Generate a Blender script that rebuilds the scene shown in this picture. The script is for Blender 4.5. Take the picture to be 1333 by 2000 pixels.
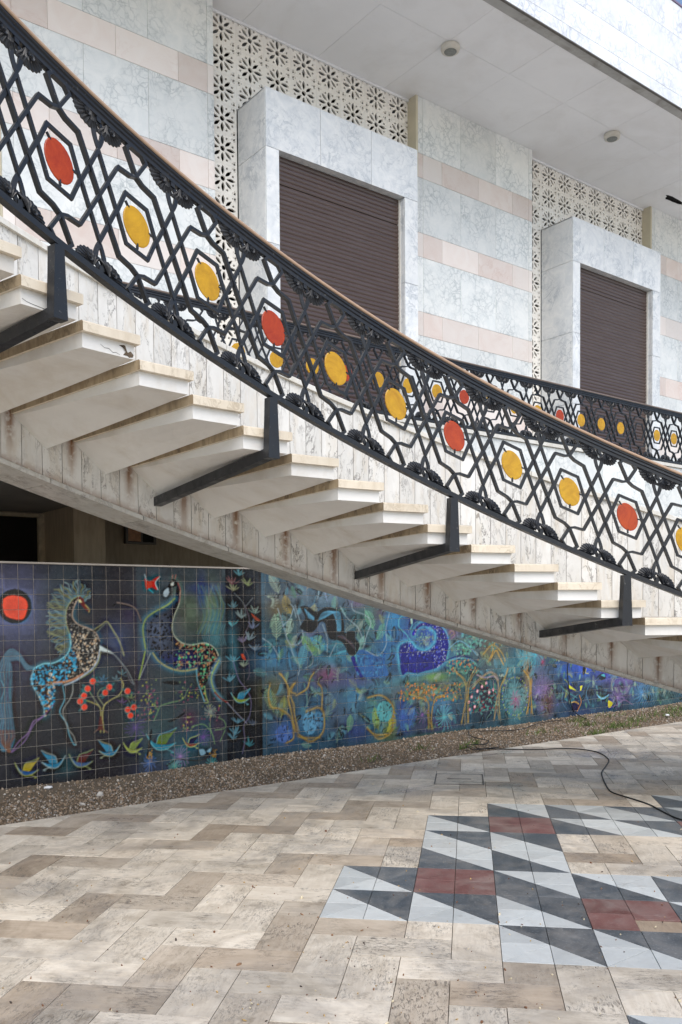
import bpy, bmesh, math, random
import numpy as np
from mathutils import Matrix, Vector

random.seed(7)
rng = np.random.default_rng(11)
for o in list(bpy.data.objects):
    bpy.data.objects.remove(o)
scene = bpy.context.scene
COL = scene.collection

# ------------------------------------------------------------------ camera
F_PX, PP_Y = 1721.11, 1251.44            # focal length / principal point, in units of a 1333 x 2000 frame
PITCH, ROLL, FACADE, PAVING = -.036419, -.0076662, .912254, .143788
EYE = np.array([0., 0., 1.73])
_cp, _sp, _cr, _sr = math.cos(PITCH), math.sin(PITCH), math.cos(ROLL), math.sin(ROLL)
_M = np.array([[_cr, 0, _sr], [0, 1, 0], [-_sr, 0, _cr]]) @ np.array([[1, 0, 0], [0, _cp, _sp], [0, -_sp, _cp]])
_B = np.array([[math.sin(FACADE), -math.cos(FACADE), 0], [math.cos(FACADE), math.sin(FACADE), 0], [0, 0, 1]])
_T = _M @ _B                              # rows: camera right, forward, up in world axes (X along the facade, Y into it)
cam_data = bpy.data.cameras.new('camera')
cam = bpy.data.objects.new('camera', cam_data)
COL.objects.link(cam)
cam_data.sensor_fit = 'VERTICAL'
cam_data.sensor_height = 36.0
cam_data.lens = F_PX / 2000 * 36
cam_data.shift_y = (PP_Y - 1000) / 2000
cam_data.clip_start, cam_data.clip_end = 0.05, 3000
mw = Matrix.Identity(4)
for r in range(3):
    mw[r][0], mw[r][1], mw[r][2], mw[r][3] = _T[0][r], _T[2][r], -_T[1][r], EYE[r]
cam.matrix_world = mw
scene.camera = cam

# ------------------------------------------------------------------ daylight
SUN_EL, SUN_AZ = math.radians(50), math.radians(205)   # azimuth clockwise from +Y
world = bpy.data.worlds.new('World')
scene.world = world
world.use_nodes = True
wn = world.node_tree.nodes
wl = world.node_tree.links
wn.clear()
sky = wn.new('ShaderNodeTexSky')
sky.sky_type = 'NISHITA'
sky.sun_disc = False
sky.sun_elevation, sky.sun_rotation = SUN_EL, SUN_AZ
sky.air_density, sky.dust_density, sky.ozone_density = 1.0, 1.8, 1.0
bg = wn.new('ShaderNodeBackground')
bg.inputs['Strength'].default_value = 0.13
wout = wn.new('ShaderNodeOutputWorld')
wl.new(sky.outputs[0], bg.inputs['Color'])
wl.new(bg.outputs[0], wout.inputs['Surface'])
sun_data = bpy.data.lights.new('sun', 'SUN')
sun_data.energy = 1.5
sun_data.angle = math.radians(60)
sun_data.color = (1.0, 0.965, 0.90)
sun = bpy.data.objects.new('sun', sun_data)
COL.objects.link(sun)
_sd = Vector((math.sin(SUN_AZ) * math.cos(SUN_EL), math.cos(SUN_AZ) * math.cos(SUN_EL), math.sin(SUN_EL)))
sun.rotation_euler = _sd.to_track_quat('Z', 'Y').to_euler()
vs = scene.view_settings
vs.view_transform, vs.look, vs.gamma, vs.use_curve_mapping = 'Standard', 'None', 1.0, False
vs.exposure = 0.75

# ------------------------------------------------------------------ helpers
def ray(x, y):
    return _T.T @ np.array([(x - 666.5) / F_PX, 1, -(y - PP_Y) / F_PX])
def on_y(x, y, Y):
    d = ray(x, y); return EYE + d * (Y / d[1])
def on_z(x, y, Z):
    d = ray(x, y); return EYE + d * ((Z - EYE[2]) / d[2])

def new_mesh(name, verts, faces, mats, smooth=False, fmat=None):
    me = bpy.data.meshes.new(name)
    me.from_pydata([tuple(map(float, v)) for v in verts], [], [tuple(map(int, f)) for f in faces])
    for m in (mats if isinstance(mats, (list, tuple)) else [mats]):
        me.materials.append(m)
    if fmat is not None:
        me.polygons.foreach_set('material_index', fmat)
    if smooth:
        me.polygons.foreach_set('use_smooth', [True] * len(me.polygons))
    me.update()
    return me
def put(name, me, parent=None, loc=None, rot=None):
    o = bpy.data.objects.new(name, me)
    COL.objects.link(o)
    if parent is not None:
        o.parent = parent
    if loc is not None:
        o.location = loc
    if rot is not None:
        o.rotation_euler = rot
    return o
def obj(name, verts, faces, mats, parent=None, smooth=False, loc=None, rot=None):
    return put(name, new_mesh(name, verts, faces, mats, smooth), parent, loc, rot)
def tag(o, label=None, cat=None, group=None, kind=None):
    if label: o['label'] = label
    if cat: o['category'] = cat
    if group: o['group'] = group
    if kind: o['kind'] = kind
    return o
def thing(name, loc, label, cat, group=None):
    return tag(put(name, None, None, loc), label, cat, group)

BOXF = [(0, 3, 2, 1), (4, 5, 6, 7), (0, 1, 5, 4), (1, 2, 6, 5), (2, 3, 7, 6), (3, 0, 4, 7)]
def box(x0, x1, y0, y1, z0, z1):
    return [(x0, y0, z0), (x1, y0, z0), (x1, y1, z0), (x0, y1, z0), (x0, y0, z1), (x1, y0, z1), (x1, y1, z1), (x0, y1, z1)]
def part_box(name, x0, x1, y0, y1, z0, z1, mat, parent=None):
    """box with its origin at its own centre"""
    c = ((x0 + x1) / 2, (y0 + y1) / 2, (z0 + z1) / 2)
    return obj(name, box(x0 - c[0], x1 - c[0], y0 - c[1], y1 - c[1], z0 - c[2], z1 - c[2]), BOXF, mat, parent, loc=c)
_shared = {}
def panel(name, x0, x1, yf, z0, z1, mat, parent, t=.02, gap=.005, side='-Y'):
    """facing slab with a small chamfer, its face towards -Y (or -X); alike slabs share their mesh"""
    w, h = round((x1 - x0) - gap, 4), round((z1 - z0) - gap, 4)
    key = ('panel', w, h, t, mat.name, side)
    if key not in _shared:
        b = .003
        v, f = [], []
        a, c = w / 2, h / 2
        for (e, y) in ((0, t), (0, b), (b, 0)):
            v += [(-a + e, y, -c + e), (a - e, y, -c + e), (a - e, y, c - e), (-a + e, y, c - e)]
        f.append((8, 9, 10, 11))
        for k in range(2):
            for i in range(4):
                j = (i + 1) % 4
                f.append((4 * k + i, 4 * k + j, 4 * k + 4 + j, 4 * k + 4 + i))
        f.append((3, 2, 1, 0))
        if side == '-X':
            v = [(q[1], -q[0], q[2]) for q in v]
        _shared[key] = new_mesh(name, v, f, mat)
    if side == '-Y':
        return put(name, _shared[key], parent, ((x0 + x1) / 2, yf, (z0 + z1) / 2))
    return put(name, _shared[key], parent, (yf, (x0 + x1) / 2, (z0 + z1) / 2))

# ------------------------------------------------------------------ materials
def srgb(r, g, b):
    f = lambda c: (c / 255 / 12.92) if c / 255 <= .04045 else ((c / 255 + .055) / 1.055) ** 2.4
    return (f(r), f(g), f(b))
class NT:
    def __init__(s, name, rough=.5, spec=.5):
        s.m = bpy.data.materials.new(name)
        s.m.use_nodes = True
        s.t = s.m.node_tree
        s.b = s.t.nodes['Principled BSDF']
        s.b.inputs['Roughness'].default_value = rough
        s.b.inputs['Specular IOR Level'].default_value = spec
    def n(s, typ, **kw):
        nd = s.t.nodes.new(typ)
        for k, v in kw.items():
            if k in nd.inputs.keys():
                nd.inputs[k].default_value = v
            else:
                setattr(nd, k, v)
        return nd
    def l(s, a, b):
        s.t.links.new(a, b)
    def coords(s, kind='object', jitter=True, scale=(1, 1, 1)):
        if kind == 'uv':
            base = s.n('ShaderNodeUVMap', uv_map='tuv').outputs[0]
        elif kind == 'world':
            base = s.n('ShaderNodeNewGeometry').outputs['Position']
        else:
            base = s.n('ShaderNodeTexCoord').outputs['Object']
        if jitter:
            inf = s.n('ShaderNodeObjectInfo')
            mul = s.n('ShaderNodeVectorMath', operation='MULTIPLY_ADD')
            cmb = s.n('ShaderNodeCombineXYZ')
            for i in range(3):
                s.l(inf.outputs['Random'], cmb.inputs[i])
            mul.inputs[1].default_value = (37.1, 91.7, 53.3)
            s.l(cmb.outputs[0], mul.inputs[0]); s.l(base, mul.inputs[2])
            base = mul.outputs[0]
        if tuple(scale) != (1, 1, 1):
            sc = s.n('ShaderNodeVectorMath', operation='MULTIPLY')
            sc.inputs[1].default_value = scale
            s.l(base, sc.inputs[0]); base = sc.outputs[0]
        return base
    def noise(s, co, scale, detail=4, rough=.55, dist=0.):
        nd = s.n('ShaderNodeTexNoise', Scale=scale, Detail=detail, Roughness=rough, Distortion=dist)
        s.l(co, nd.inputs['Vector'])
        return nd.outputs[0]
    def ramp(s, fac, stops, interp='LINEAR'):
        nd = s.n('ShaderNodeValToRGB')
        nd.color_ramp.interpolation = interp
        el = nd.color_ramp.elements
        while len(el) < len(stops): el.new(.5)
        for e, (p, c) in zip(el, stops):
            e.position = p
            e.color = (*c, 1) if isinstance(c, (tuple, list)) else (c, c, c, 1)
        s.l(fac, nd.inputs[0])
        return nd.outputs[0]
    def mix(s, fac, a, b, blend='MIX'):
        nd = s.n('ShaderNodeMix', data_type='RGBA', blend_type=blend)
        for v, i in ((fac, 0), (a, 6), (b, 7)):
            if isinstance(v, (int, float)): nd.inputs[i].default_value = v
            elif isinstance(v, tuple): nd.inputs[i].default_value = (*v, 1) if len(v) == 3 else v
            else: s.l(v, nd.inputs[i])
        return nd.outputs[2]
    def math(s, op, a, b=None):
        nd = s.n('ShaderNodeMath', operation=op)
        for v, i in ((a, 0), (b, 1)):
            if v is None: continue
            if isinstance(v, (int, float)): nd.inputs[i].default_value = v
            else: s.l(v, nd.inputs[i])
        return nd.outputs[0]
    def random(s):
        return s.n('ShaderNodeObjectInfo').outputs['Random']
    def attr(s, name, out='Color'):
        return s.n('ShaderNodeAttribute', attribute_name=name).outputs[out]
    def color(s, c):
        if isinstance(c, tuple): s.b.inputs['Base Color'].default_value = (*c, 1)
        else: s.l(c, s.b.inputs['Base Color'])
        return s
    def rough(s, fac):
        s.l(fac, s.b.inputs['Roughness']); return s
    def bump(s, h, strength=.3, dist=.01):
        nd = s.n('ShaderNodeBump', Strength=strength, Distance=dist)
        s.l(h, nd.inputs['Height']); s.l(nd.outputs[0], s.b.inputs['Normal'])
        return s

def marble(name, base, cloud, vein, scale=1., breccia=.6, vein_amt=.8, rough=.32, tint=.06, dirt=None, dirt_amt=0., stretch=(1, 1, 1), thin=1., vary=None):
    t = NT(name, rough)
    co = t.coords(scale=stretch)
    warp = t.n('ShaderNodeTexNoise', Scale=2.6 * scale, Detail=5, Roughness=.6)
    t.l(co, warp.inputs['Vector'])
    wv = t.n('ShaderNodeVectorMath', operation='MULTIPLY_ADD')
    wv.inputs[1].default_value = (.42 / scale,) * 3
    t.l(warp.outputs['Color'], wv.inputs[0]); t.l(co, wv.inputs[2])
    vor = t.n('ShaderNodeTexVoronoi', feature='DISTANCE_TO_EDGE', Scale=7.5 * scale)
    t.l(wv.outputs[0], vor.inputs['Vector'])
    lines = t.ramp(vor.outputs['Distance'], [(0., 1.), (.03, .5), (.16, 0.)])
    cl = t.noise(co, 3.2 * scale, 6, .62, 1.2)
    mask = t.ramp(t.noise(co, 1.7 * scale, 3), [(.40, 0.), (.64, 1.)])
    v2 = t.ramp(t.noise(wv.outputs[0], 2.1 * scale, 7, .6, 2.2), [(.497 - .042 * thin, 0.), (.497, 1.), (.497 + .033 * thin, 0.)])
    c = t.mix(t.ramp(cl, [(.35, 0.), (.72, 1.)]), base, cloud)
    c = t.mix(t.math('MULTIPLY', t.math('MULTIPLY', lines, mask), breccia), c, vein)
    c = t.mix(t.math('MULTIPLY', t.math('MULTIPLY', v2, mask), vein_amt * .7), c, vein)
    if vary is not None:
        c = t.mix(t.ramp(t.math('FRACT', t.math('MULTIPLY', t.random(), 7.13)), [(.1, 0.), (1., .75)]), c, vary)
    rv = t.ramp(t.random(), [(0., 1 - tint), (1., 1 + tint * .5)])
    c = t.mix(1., c, rv, 'MULTIPLY')
    if dirt is not None:
        d = t.ramp(t.noise(t.coords(scale=(6, 6, 1.2)), 2.2, 5, .65), [(.5, 0.), (.78, 1.)])
        c = t.mix(t.math('MULTIPLY', d, dirt_amt), c, dirt)
    t.color(c)
    return t.m

M = {}
M['marble'] = marble('marble_grey_veined', (.82, .83, .805), (.70, .73, .72), (.40, .44, .445), 1.25, .95, .35, tint=.12)
M['marble_fascia'] = marble('marble_fascia', (.82, .84, .85), (.70, .73, .77), (.40, .43, .50), 1.0, .85, .4)
M['marble_frame'] = marble('marble_window_frame', (.82, .83, .82), (.64, .67, .69), (.36, .40, .44), 1.3, .25, 1.0, thin=1.6)
M['marble_pink'] = marble('marble_pink', (.79, .70, .64), (.73, .60, .53), (.62, .45, .37), .8, .15, .9, tint=.14, vary=(.82, .78, .73))
M['marble_wall'] = marble('marble_stair_wall', (.73, .725, .695), (.63, .62, .585), (.27, .26, .245), 2.5, .12, 2.0, .38, .10, (.52, .41, .25), .45, (1, 1, .38), .75)
M['marble_step'] = marble('marble_step', (.74, .66, .53), (.66, .575, .45), (.42, .34, .23), 1.8, .05, 1.0, .45, .08, (.34, .24, .13), .35)

def plain(name, col, rough=.6, var=.08, scale=3., bump=0., dirt=None, dirt_amt=0., spec=.4, stretch=(1, 1, 1)):
    t = NT(name, rough, spec)
    co = t.coords(scale=stretch)
    n = t.noise(co, scale, 5, .6)
    c = t.mix(t.ramp(n, [(.3, 0.), (.7, 1.)]), tuple(x * (1 - var) for x in col), tuple(min(1, x * (1 + var)) for x in col))
    if dirt is not None:
        d = t.ramp(t.noise(co, scale * .8, 6, .68, .6), [(.48, 0.), (.75, 1.)])
        c = t.mix(t.math('MULTIPLY', d, dirt_amt), c, dirt)
    t.color(c)
    if bump:
        t.bump(t.noise(co, scale * 14, 4), bump, .01)
    return t.m
M['grout'] = plain('joint_mortar', (.30, .21, .12), .9, .2, 6)
M['soffit'] = plain('soffit_paint', (.84, .85, .87), .7, .03, 1.2, dirt=(.40, .36, .30), dirt_amt=.18)
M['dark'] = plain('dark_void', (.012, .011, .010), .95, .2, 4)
M['screen'] = plain('screen_plaster', (.86, .835, .78), .75, .05, 3, dirt=(.6, .53, .41), dirt_amt=.2)
M['stucco'] = plain('cream_stucco', (.58, .53, .40), .75, .06, 4)
M['concrete_white'] = plain('painted_concrete', (.74, .73, .70), .65, .05, 2.2, .12, dirt=(.52, .46, .37), dirt_amt=.6)
M['step_dirty'] = marble('marble_step_dirty', (.44, .35, .23), (.30, .22, .13), (.12, .085, .05), 2.4, .1, 1.2, .6, .2, (.08, .055, .03), .7, (1, 1, .5))
M['recess'] = plain('recess_wall', (.36, .30, .225), .85, .15, 3, .2, dirt=(.20, .16, .12), dirt_amt=.5, stretch=(6, 6, 1))
M['recess_soffit'] = plain('recess_soffit', (.34, .34, .34), .85, .12, 1.5)
M['frame'] = plain('old_door_frame', (.52, .45, .33), .7, .25, 8, .2)
M['rubber'] = plain('black_rubber', (.012, .012, .013), .5, .1, 5)
M['steel'] = plain('dull_steel', (.10, .09, .08), .5, .2, 9)
M['coping'] = marble('marble_coping', (.68, .67, .63), (.60, .58, .52), (.40, .36, .28), 2.2, .05, .6, .4, .05, (.40, .30, .15), .35)

def iron():
    t = NT('black_iron_paint', .36, .5)
    co = t.coords()
    w = t.coords('world', False)
    chip = t.ramp(t.noise(w, 40, 6, .78), [(.62, 0.), (.68, 1.)])
    c = t.mix(t.noise(w, 5, 3), (.0075, .0085, .0115), (.014, .016, .020))
    c = t.mix(t.math('MULTIPLY', chip, .55), c, (.22, .21, .19))
    t.color(c)
    t.rough(t.ramp(t.noise(co, 12, 4), [(.3, .26), (.7, .55)]))
    t.bump(t.noise(w, 90, 3), .12, .004)
    return t.m
M['iron'] = iron()
def handrail(name, a, b):
    t = NT(name, .38, .5)
    t.color(t.mix(t.noise(t.coords('world', False, (3, 3, 3)), 2.2, 4), a, b))
    return t.m
M['rail_tan'] = handrail('handrail_wood_tan', (.34, .22, .14), (.46, .32, .22))
M['rail_dull'] = handrail('handrail_wood_weathered', (.13, .10, .085), (.22, .17, .14))

def disc_glass(name, col, deep):
    t = NT(name, .08, .8)
    co = t.coords()
    c = t.mix(t.ramp(t.noise(co, 7, 6, .75, 1.), [(.32, 0.), (.68, 1.)]), col, deep)
    t.color(c)
    t.bump(t.noise(co, 60, 3), .15, .004)
    tr = t.n('ShaderNodeBsdfTranslucent')
    t.l(c, tr.inputs['Color'])
    mx = t.n('ShaderNodeMixShader')
    mx.inputs[0].default_value = .45
    out = t.t.nodes['Material Output']
    t.l(t.b.outputs[0], mx.inputs[1]); t.l(tr.outputs[0], mx.inputs[2]); t.l(mx.outputs[0], out.inputs['Surface'])
    return t.m
M['disc_orange'] = disc_glass('orange_glass', (.66, .10, .010), (.46, .045, .006))
M['disc_yellow'] = disc_glass('yellow_glass', (.84, .54, .018), (.60, .33, .010))

def shutter():
    t = NT('shutter_brown', .28, .8)
    co = t.coords(scale=(.6, 4, 8))
    n = t.noise(co, 5, 5, .6)
    c = t.mix(n, (.042, .023, .017), (.080, .046, .035))
    c = t.mix(t.math('MULTIPLY', t.ramp(t.noise(t.coords(scale=(.5, 1, 1)), 3, 5), [(.45, 0.), (.7, 1.)]), .35), c, (.090, .066, .062))
    t.color(c)
    return t.m
M['shutter'] = shutter()

def travertine():
    t = NT('travertine', .42, .4)
    co = t.coords('uv', False)
    tint = t.attr('tint')
    sx = t.n('ShaderNodeSeparateColor'); t.l(tint, sx.inputs[0])
    st = t.n('ShaderNodeVectorMath', operation='MULTIPLY'); st.inputs[1].default_value = (2.2, 17, 1)
    t.l(co, st.inputs[0])
    bands = t.noise(st.outputs[0], 1.3, 8, .68, 1.6)
    blot = t.noise(co, 9, 6, .7, .5)
    s2 = t.n('ShaderNodeVectorMath', operation='MULTIPLY'); s2.inputs[1].default_value = (5.5, 17, 1)
    t.l(co, s2.inputs[0])
    fine = t.noise(s2.outputs[0], 4.2, 6, .78, .8)
    big = t.noise(co, 2.6, 6, .66, 1.0)
    bb = t.mix(.45, bands, blot)
    light = t.mix(t.ramp(bb, [(.34, 0.), (.66, 1.)]), (.73, .665, .56), (.55, .475, .375))
    dark = t.mix(t.ramp(bb, [(.32, 0.), (.68, 1.)]), (.42, .335, .245), (.27, .20, .14))
    c = t.mix(sx.outputs[1], light, dark)
    c = t.mix(1., c, t.ramp(big, [(.30, (.70, .68, .65)), (.50, (1., 1., 1.)), (.72, (1.12, 1.12, 1.12))]), 'MULTIPLY')
    pits = t.ramp(fine, [(.53, 0.), (.585, 1.)])
    pm = t.ramp(t.noise(co, 3.2, 5, .65, .6), [(.44, 0.), (.56, 1.)])
    pit = t.math('MULTIPLY', t.math('MULTIPLY', pits, pm), sx.outputs[2])
    spk = t.ramp(t.noise(co, 62, 3, .6), [(.64, 0.), (.70, 1.)])
    pit = t.math('MAXIMUM', pit, t.math('MULTIPLY', t.math('MULTIPLY', spk, pm), .7))
    c = t.mix(t.math('MULTIPLY', pit, .85), c, (.10, .088, .075))
    w = t.coords('world', False)
    wet = t.ramp(t.noise(w, .9, 8, .70, 1.0), [(.49, 0.), (.62, 1.)])
    c = t.mix(t.math('MULTIPLY', wet, .40), c, (.23, .215, .205))
    spot = t.ramp(t.noise(w, 4, 8, .76), [(.565, 0.), (.68, 1.)])
    c = t.mix(t.math('MULTIPLY', spot, .6), c, (.17, .135, .095))
    v = t.ramp(sx.outputs[0], [(0., .82), (1., 1.10)])
    c = t.mix(1., c, v, 'MULTIPLY')
    t.color(c)
    t.rough(t.ramp(wet, [(0., .55), (1., .26)]))
    t.bump(t.math('SUBTRACT', 1., pit), .5, .006)
    return t.m
M['travertine'] = travertine()
def inlay(name, a, b, speck, sp_amt, rough, dusty=.3):
    t = NT(name, rough, .5)
    co = t.coords('uv', False)
    tint = t.attr('tint'); sx = t.n('ShaderNodeSeparateColor'); t.l(tint, sx.inputs[0])
    c = t.mix(t.ramp(t.noise(co, 5, 6, .65, .8), [(.3, 0.), (.7, 1.)]), a, b)
    c = t.mix(t.math('MULTIPLY', t.ramp(t.noise(co, 70, 3, .7), [(.57, 0.), (.66, 1.)]), sp_amt), c, speck)
    c = t.mix(1., c, t.ramp(sx.outputs[0], [(0., .82), (1., 1.1)]), 'MULTIPLY')
    w = t.coords('world', False)
    dust = t.ramp(t.noise(w, 3.6, 8, .72, .6), [(.42, 0.), (.70, 1.)])
    c = t.mix(t.math('MULTIPLY', dust, dusty), c, (.33, .31, .28))
    grime = t.ramp(t.noise(w, 6, 7, .75), [(.58, 0.), (.70, 1.)])
    c = t.mix(t.math('MULTIPLY', grime, .45), c, (.13, .105, .08))
    t.color(c)
    t.rough(t.ramp(dust, [(0., rough), (1., rough + .25)]))
    return t.m
M['granite'] = inlay('black_granite', (.048, .058, .068), (.100, .114, .128), (.24, .26, .28), .7, .32, .42)
M['white_inlay'] = inlay('white_inlay_marble', (.58, .605, .595), (.46, .49, .49), (.50, .44, .34), .25, .34)
M['porphyry'] = inlay('red_porphyry', (.125, .046, .040), (.20, .090, .080), (.30, .21, .19), .45, .36, .42)

def pebble():
    t = NT('gravel_pebbles', .8, .3)
    c = t.attr('tint')
    w = t.coords('world', False)
    soil = t.ramp(t.noise(w, 1.1, 4, .6), [(.40, 1.), (.62, .0)])
    c = t.mix(t.math('MULTIPLY', soil, .35), c, (.12, .085, .055))
    t.color(c)
    return t.m
M['pebble'] = pebble()
M['soil'] = plain('gravel_soil', (.12, .092, .062), .95, .3, 5, .4)
def tinted(name, rough, spec=.3):
    t = NT(name, rough, spec); t.color(t.attr('tint')); return t.m
M['leaf_litter'] = tinted('litter', .8)
M['grass'] = tinted('grass_blades', .7)
def glaze():
    t = NT('glazed_mural_tile', .22, .5)
    w = t.coords('world', False)
    c = t.mix(1., t.attr('paint'), t.ramp(t.noise(w, 26, 4, .6), [(.2, .80), (.8, 1.16)]), 'MULTIPLY')
    t.color(c)
    t.rough(t.ramp(t.noise(w, 14, 4), [(.3, .18), (.7, .34)]))
    return t.m
M['glaze'] = glaze()
M['tile_grout'] = plain('mural_grout', (.44, .40, .345), .9, .15, 9)
# ================================================================== ground, paving, gravel
EDGE_Y, MURAL_Y = 7.286, 8.71
tag(obj('ground', [(-250, -250, -.06), (250, -250, -.06), (250, 250, -.06), (-250, 250, -.06)], [(0, 1, 2, 3)],
        plain('far_paving', (.58, .545, .48), .6, .2, 1.4)), 'pale stone ground reaching away behind the viewer', kind='structure')

RD = np.array([math.cos(PAVING) * math.sin(FACADE) - math.sin(PAVING) * math.cos(FACADE),
               -math.cos(PAVING) * math.cos(FACADE) - math.sin(PAVING) * math.sin(FACADE)])
FD = np.array([-RD[1], RD[0]])
P0, Q0, SP, SQ = .160, 4.315, .4972, .5035
def pq(p, q):
    return (p * RD[0] + q * FD[0], p * RD[1] + q * FD[1])
FLOOR_ROT = math.atan2(RD[1], RD[0])

def clip_half(poly, nx, ny, d):
    """keep nx*x + ny*y <= d"""
    out = []
    for k in range(len(poly)):
        a, b = poly[k], poly[(k + 1) % len(poly)]
        da, db = nx * a[0] + ny * a[1] - d, nx * b[0] + ny * b[1] - d
        if da <= 0: out.append(a)
        if (da < 0 < db) or (db < 0 < da):
            t = da / (da - db)
            out.append((a[0] + t * (b[0] - a[0]), a[1] + t * (b[1] - a[1])))
    return out
def inset(poly, g):
    area = sum(a[0] * b[1] - b[0] * a[1] for a, b in zip(poly, poly[1:] + poly[:1]))
    if area < 0: poly = poly[::-1]
    n = len(poly); out = []
    for k in range(n):
        a, b, c = poly[k - 1], poly[k], poly[(k + 1) % n]
        d1 = (b[0] - a[0], b[1] - a[1]); d2 = (c[0] - b[0], c[1] - b[1])
        l1, l2 = math.hypot(*d1), math.hypot(*d2)
        if l1 < 1e-6 or l2 < 1e-6: return None
        n1 = (-d1[1] / l1, d1[0] / l1); n2 = (-d2[1] / l2, d2[0] / l2)
        den = 1 + n1[0] * n2[0] + n1[1] * n2[1]
        if den < .05: den = .05
        k2 = g / den
        out.append((b[0] + (n1[0] + n2[0]) * k2, b[1] + (n1[1] + n2[1]) * k2))
    return out
def prism(poly, top, g=.0018, thick=.025, ch=.0007):
    a = inset(poly, g)
    b = inset(poly, g + ch)
    if a is None or b is None: return None
    n = len(a)
    v = [(x, y, top - thick) for x, y in a] + [(x, y, top - ch) for x, y in a] + [(x, y, top) for x, y in b]
    f = [tuple(range(2 * n, 3 * n))]
    for k in range(2):
        for i in range(n):
            j = (i + 1) % n
            f.append((k * n + i, k * n + j, k * n + n + j, k * n + n + i))
    return v, f

pavement = tag(put('pavement', None), 'travertine herringbone paving with inlaid stone star', kind='structure')
obj('paving_bed', [(-9, -6, -.022), (24, -6, -.022), (24, EDGE_Y - .006, -.022), (-9, EDGE_Y - .006, -.022),
                   (-9, -6, -.055), (24, -6, -.055), (24, EDGE_Y - .006, -.055), (-9, EDGE_Y - .006, -.055)],
    [(0, 1, 2, 3), (7, 6, 5, 4), (0, 4, 5, 1), (1, 5, 6, 2), (2, 6, 7, 3), (3, 7, 4, 0)],
    plain('paving_mortar', (.17, .145, .11), .95, .3, 6), pavement)

def proj(P):
    c = _T @ (np.asarray(P, float) - EYE)
    if c[1] <= .1: return None
    return 666.5 + F_PX * c[0] / c[1], PP_Y - F_PX * c[2] / c[1], c[1]

def tile_mesh(name, poly_pq, along, tint, mat, centre=None, top=0.):
    """one paving piece; along = 0 grain runs with p, 1 with q"""
    w = [pq(*c) for c in poly_pq]
    w = clip_half(w, 0, 1, EDGE_Y)
    if len(w) < 3: return None
    r = prism(w, top)
    if r is None: return None
    v, f = r
    ca, sa = (RD, FD) if along == 0 else (FD, RD)
    off = rng.random(2) * 60
    uv = [(x * ca[0] + y * ca[1] + off[0], x * sa[0] + y * sa[1] + off[1]) for x, y, z in v]
    return dict(name=name, v=v, f=f, uv=uv, tint=tint, mat=mat)
def emit_tile(d, parent):
    c = np.mean(np.array(d['v']), axis=0); c[2] = 0
    me = new_mesh(d['name'], np.array(d['v']) - c, d['f'], d['mat'])
    set_tile_attr(me, d['uv'], [d['tint']] * len(d['v']))
    return put(d['name'], me, parent, tuple(c))
def set_tile_attr(me, uv, tint):
    lay = me.uv_layers.new(name='tuv')
    li = np.empty(len(me.loops), dtype=np.int32)
    me.loops.foreach_get('vertex_index', li)
    lay.data.foreach_set('uv', np.asarray(uv, dtype=np.float32)[li].ravel())
    at = me.color_attributes.new('tint', 'FLOAT_COLOR', 'POINT')
    t = np.ones((len(tint), 4), dtype=np.float32); t[:, :3] = np.asarray(tint, dtype=np.float32)
    at.data.foreach_set('color', t.ravel())

# inlaid pattern, half-metre fields (column, row): K = black lower left, W = white lower left, R = red
FIELD = {(0, 6): 'K', (1, 6): 'K', (2, 6): 'W', (3, 6): 'K', (3, 7): 'K', (4, 6): 'W', (2, 5): 'W', (4, 7): 'W',
         (-1, 5): 'W', (0, 5): 'R', (1, 5): 'K', (3, 5): 'R', (-1, 4): 'W', (0, 4): 'W',
         (-1, 3): 'K', (0, 3): 'K', (-2, 2): 'W', (-1, 2): 'R', (0, 2): 'K', (1, 2): 'K', (2, 2): 'K', (3, 2): 'K',
         (-2, 1): 'W', (-1, 1): 'W', (0, 1): 'W', (1, 1): 'R', (2, 1): 'K', (3, 1): 'W', (0, 0): 'W', (1, 0): 'W', (2, 0): 'W',
         (1, -2): 'K', (2, -2): 'K', (2, -3): 'W'}
inlays = []
for (m, n), k in FIELD.items():
    p0, p1, q0, q1 = P0 + SP * m, P0 + SP * (m + 1), Q0 + SQ * n, Q0 + SQ * (n + 1)
    pm, qm = (p0 + p1) / 2, (q0 + q1) / 2
    def add(poly, mat, name):
        d = tile_mesh(name, poly, 0, (rng.random(), 0, 0), M[mat], top=float(rng.uniform(-.0006, .0006)))
        if d: inlays.append(d)
    if k == 'R':
        for (a, b, c, e) in ((p0, pm, q0, qm), (pm, p1, q0, qm), (p0, pm, qm, q1), (pm, p1, qm, q1)):
            if (m, n) == (1, 1) and a == pm and c == q0:
                add([(a, qm - .07), (b, qm - .07), (b, e), (a, e)], 'porphyry', 'red_inlay_tile')
                continue
            add([(a, c), (b, c), (b, e), (a, e)], 'porphyry', 'red_inlay_tile')
    else:
        lo, up = ('granite', 'white_inlay') if k == 'K' else ('white_inlay', 'granite')
        for mat, flip in ((lo, False), (up, True)):
            g = (lambda a, b: (p0 + p1 - a, q0 + q1 - b)) if flip else (lambda a, b: (a, b))
            nm = 'black_inlay_tile' if mat == 'granite' else 'white_inlay_tile'
            add([g(pm, qm), g(pm, q0), g(p1, q0)], mat, nm)
            if mat == 'granite':
                add([g(p0, q1), g(p0, q0), g(pm, q0), g(pm, qm)], mat, nm)
            else:
                add([g(p0, q1), g(p0, qm), g(pm, qm)], mat, nm)
                add([g(p0, qm), g(p0, q0), g(pm, qm)], mat, nm)
                add([g(p0, q0), g(pm, q0), g(pm, qm)], mat, nm)
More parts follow.
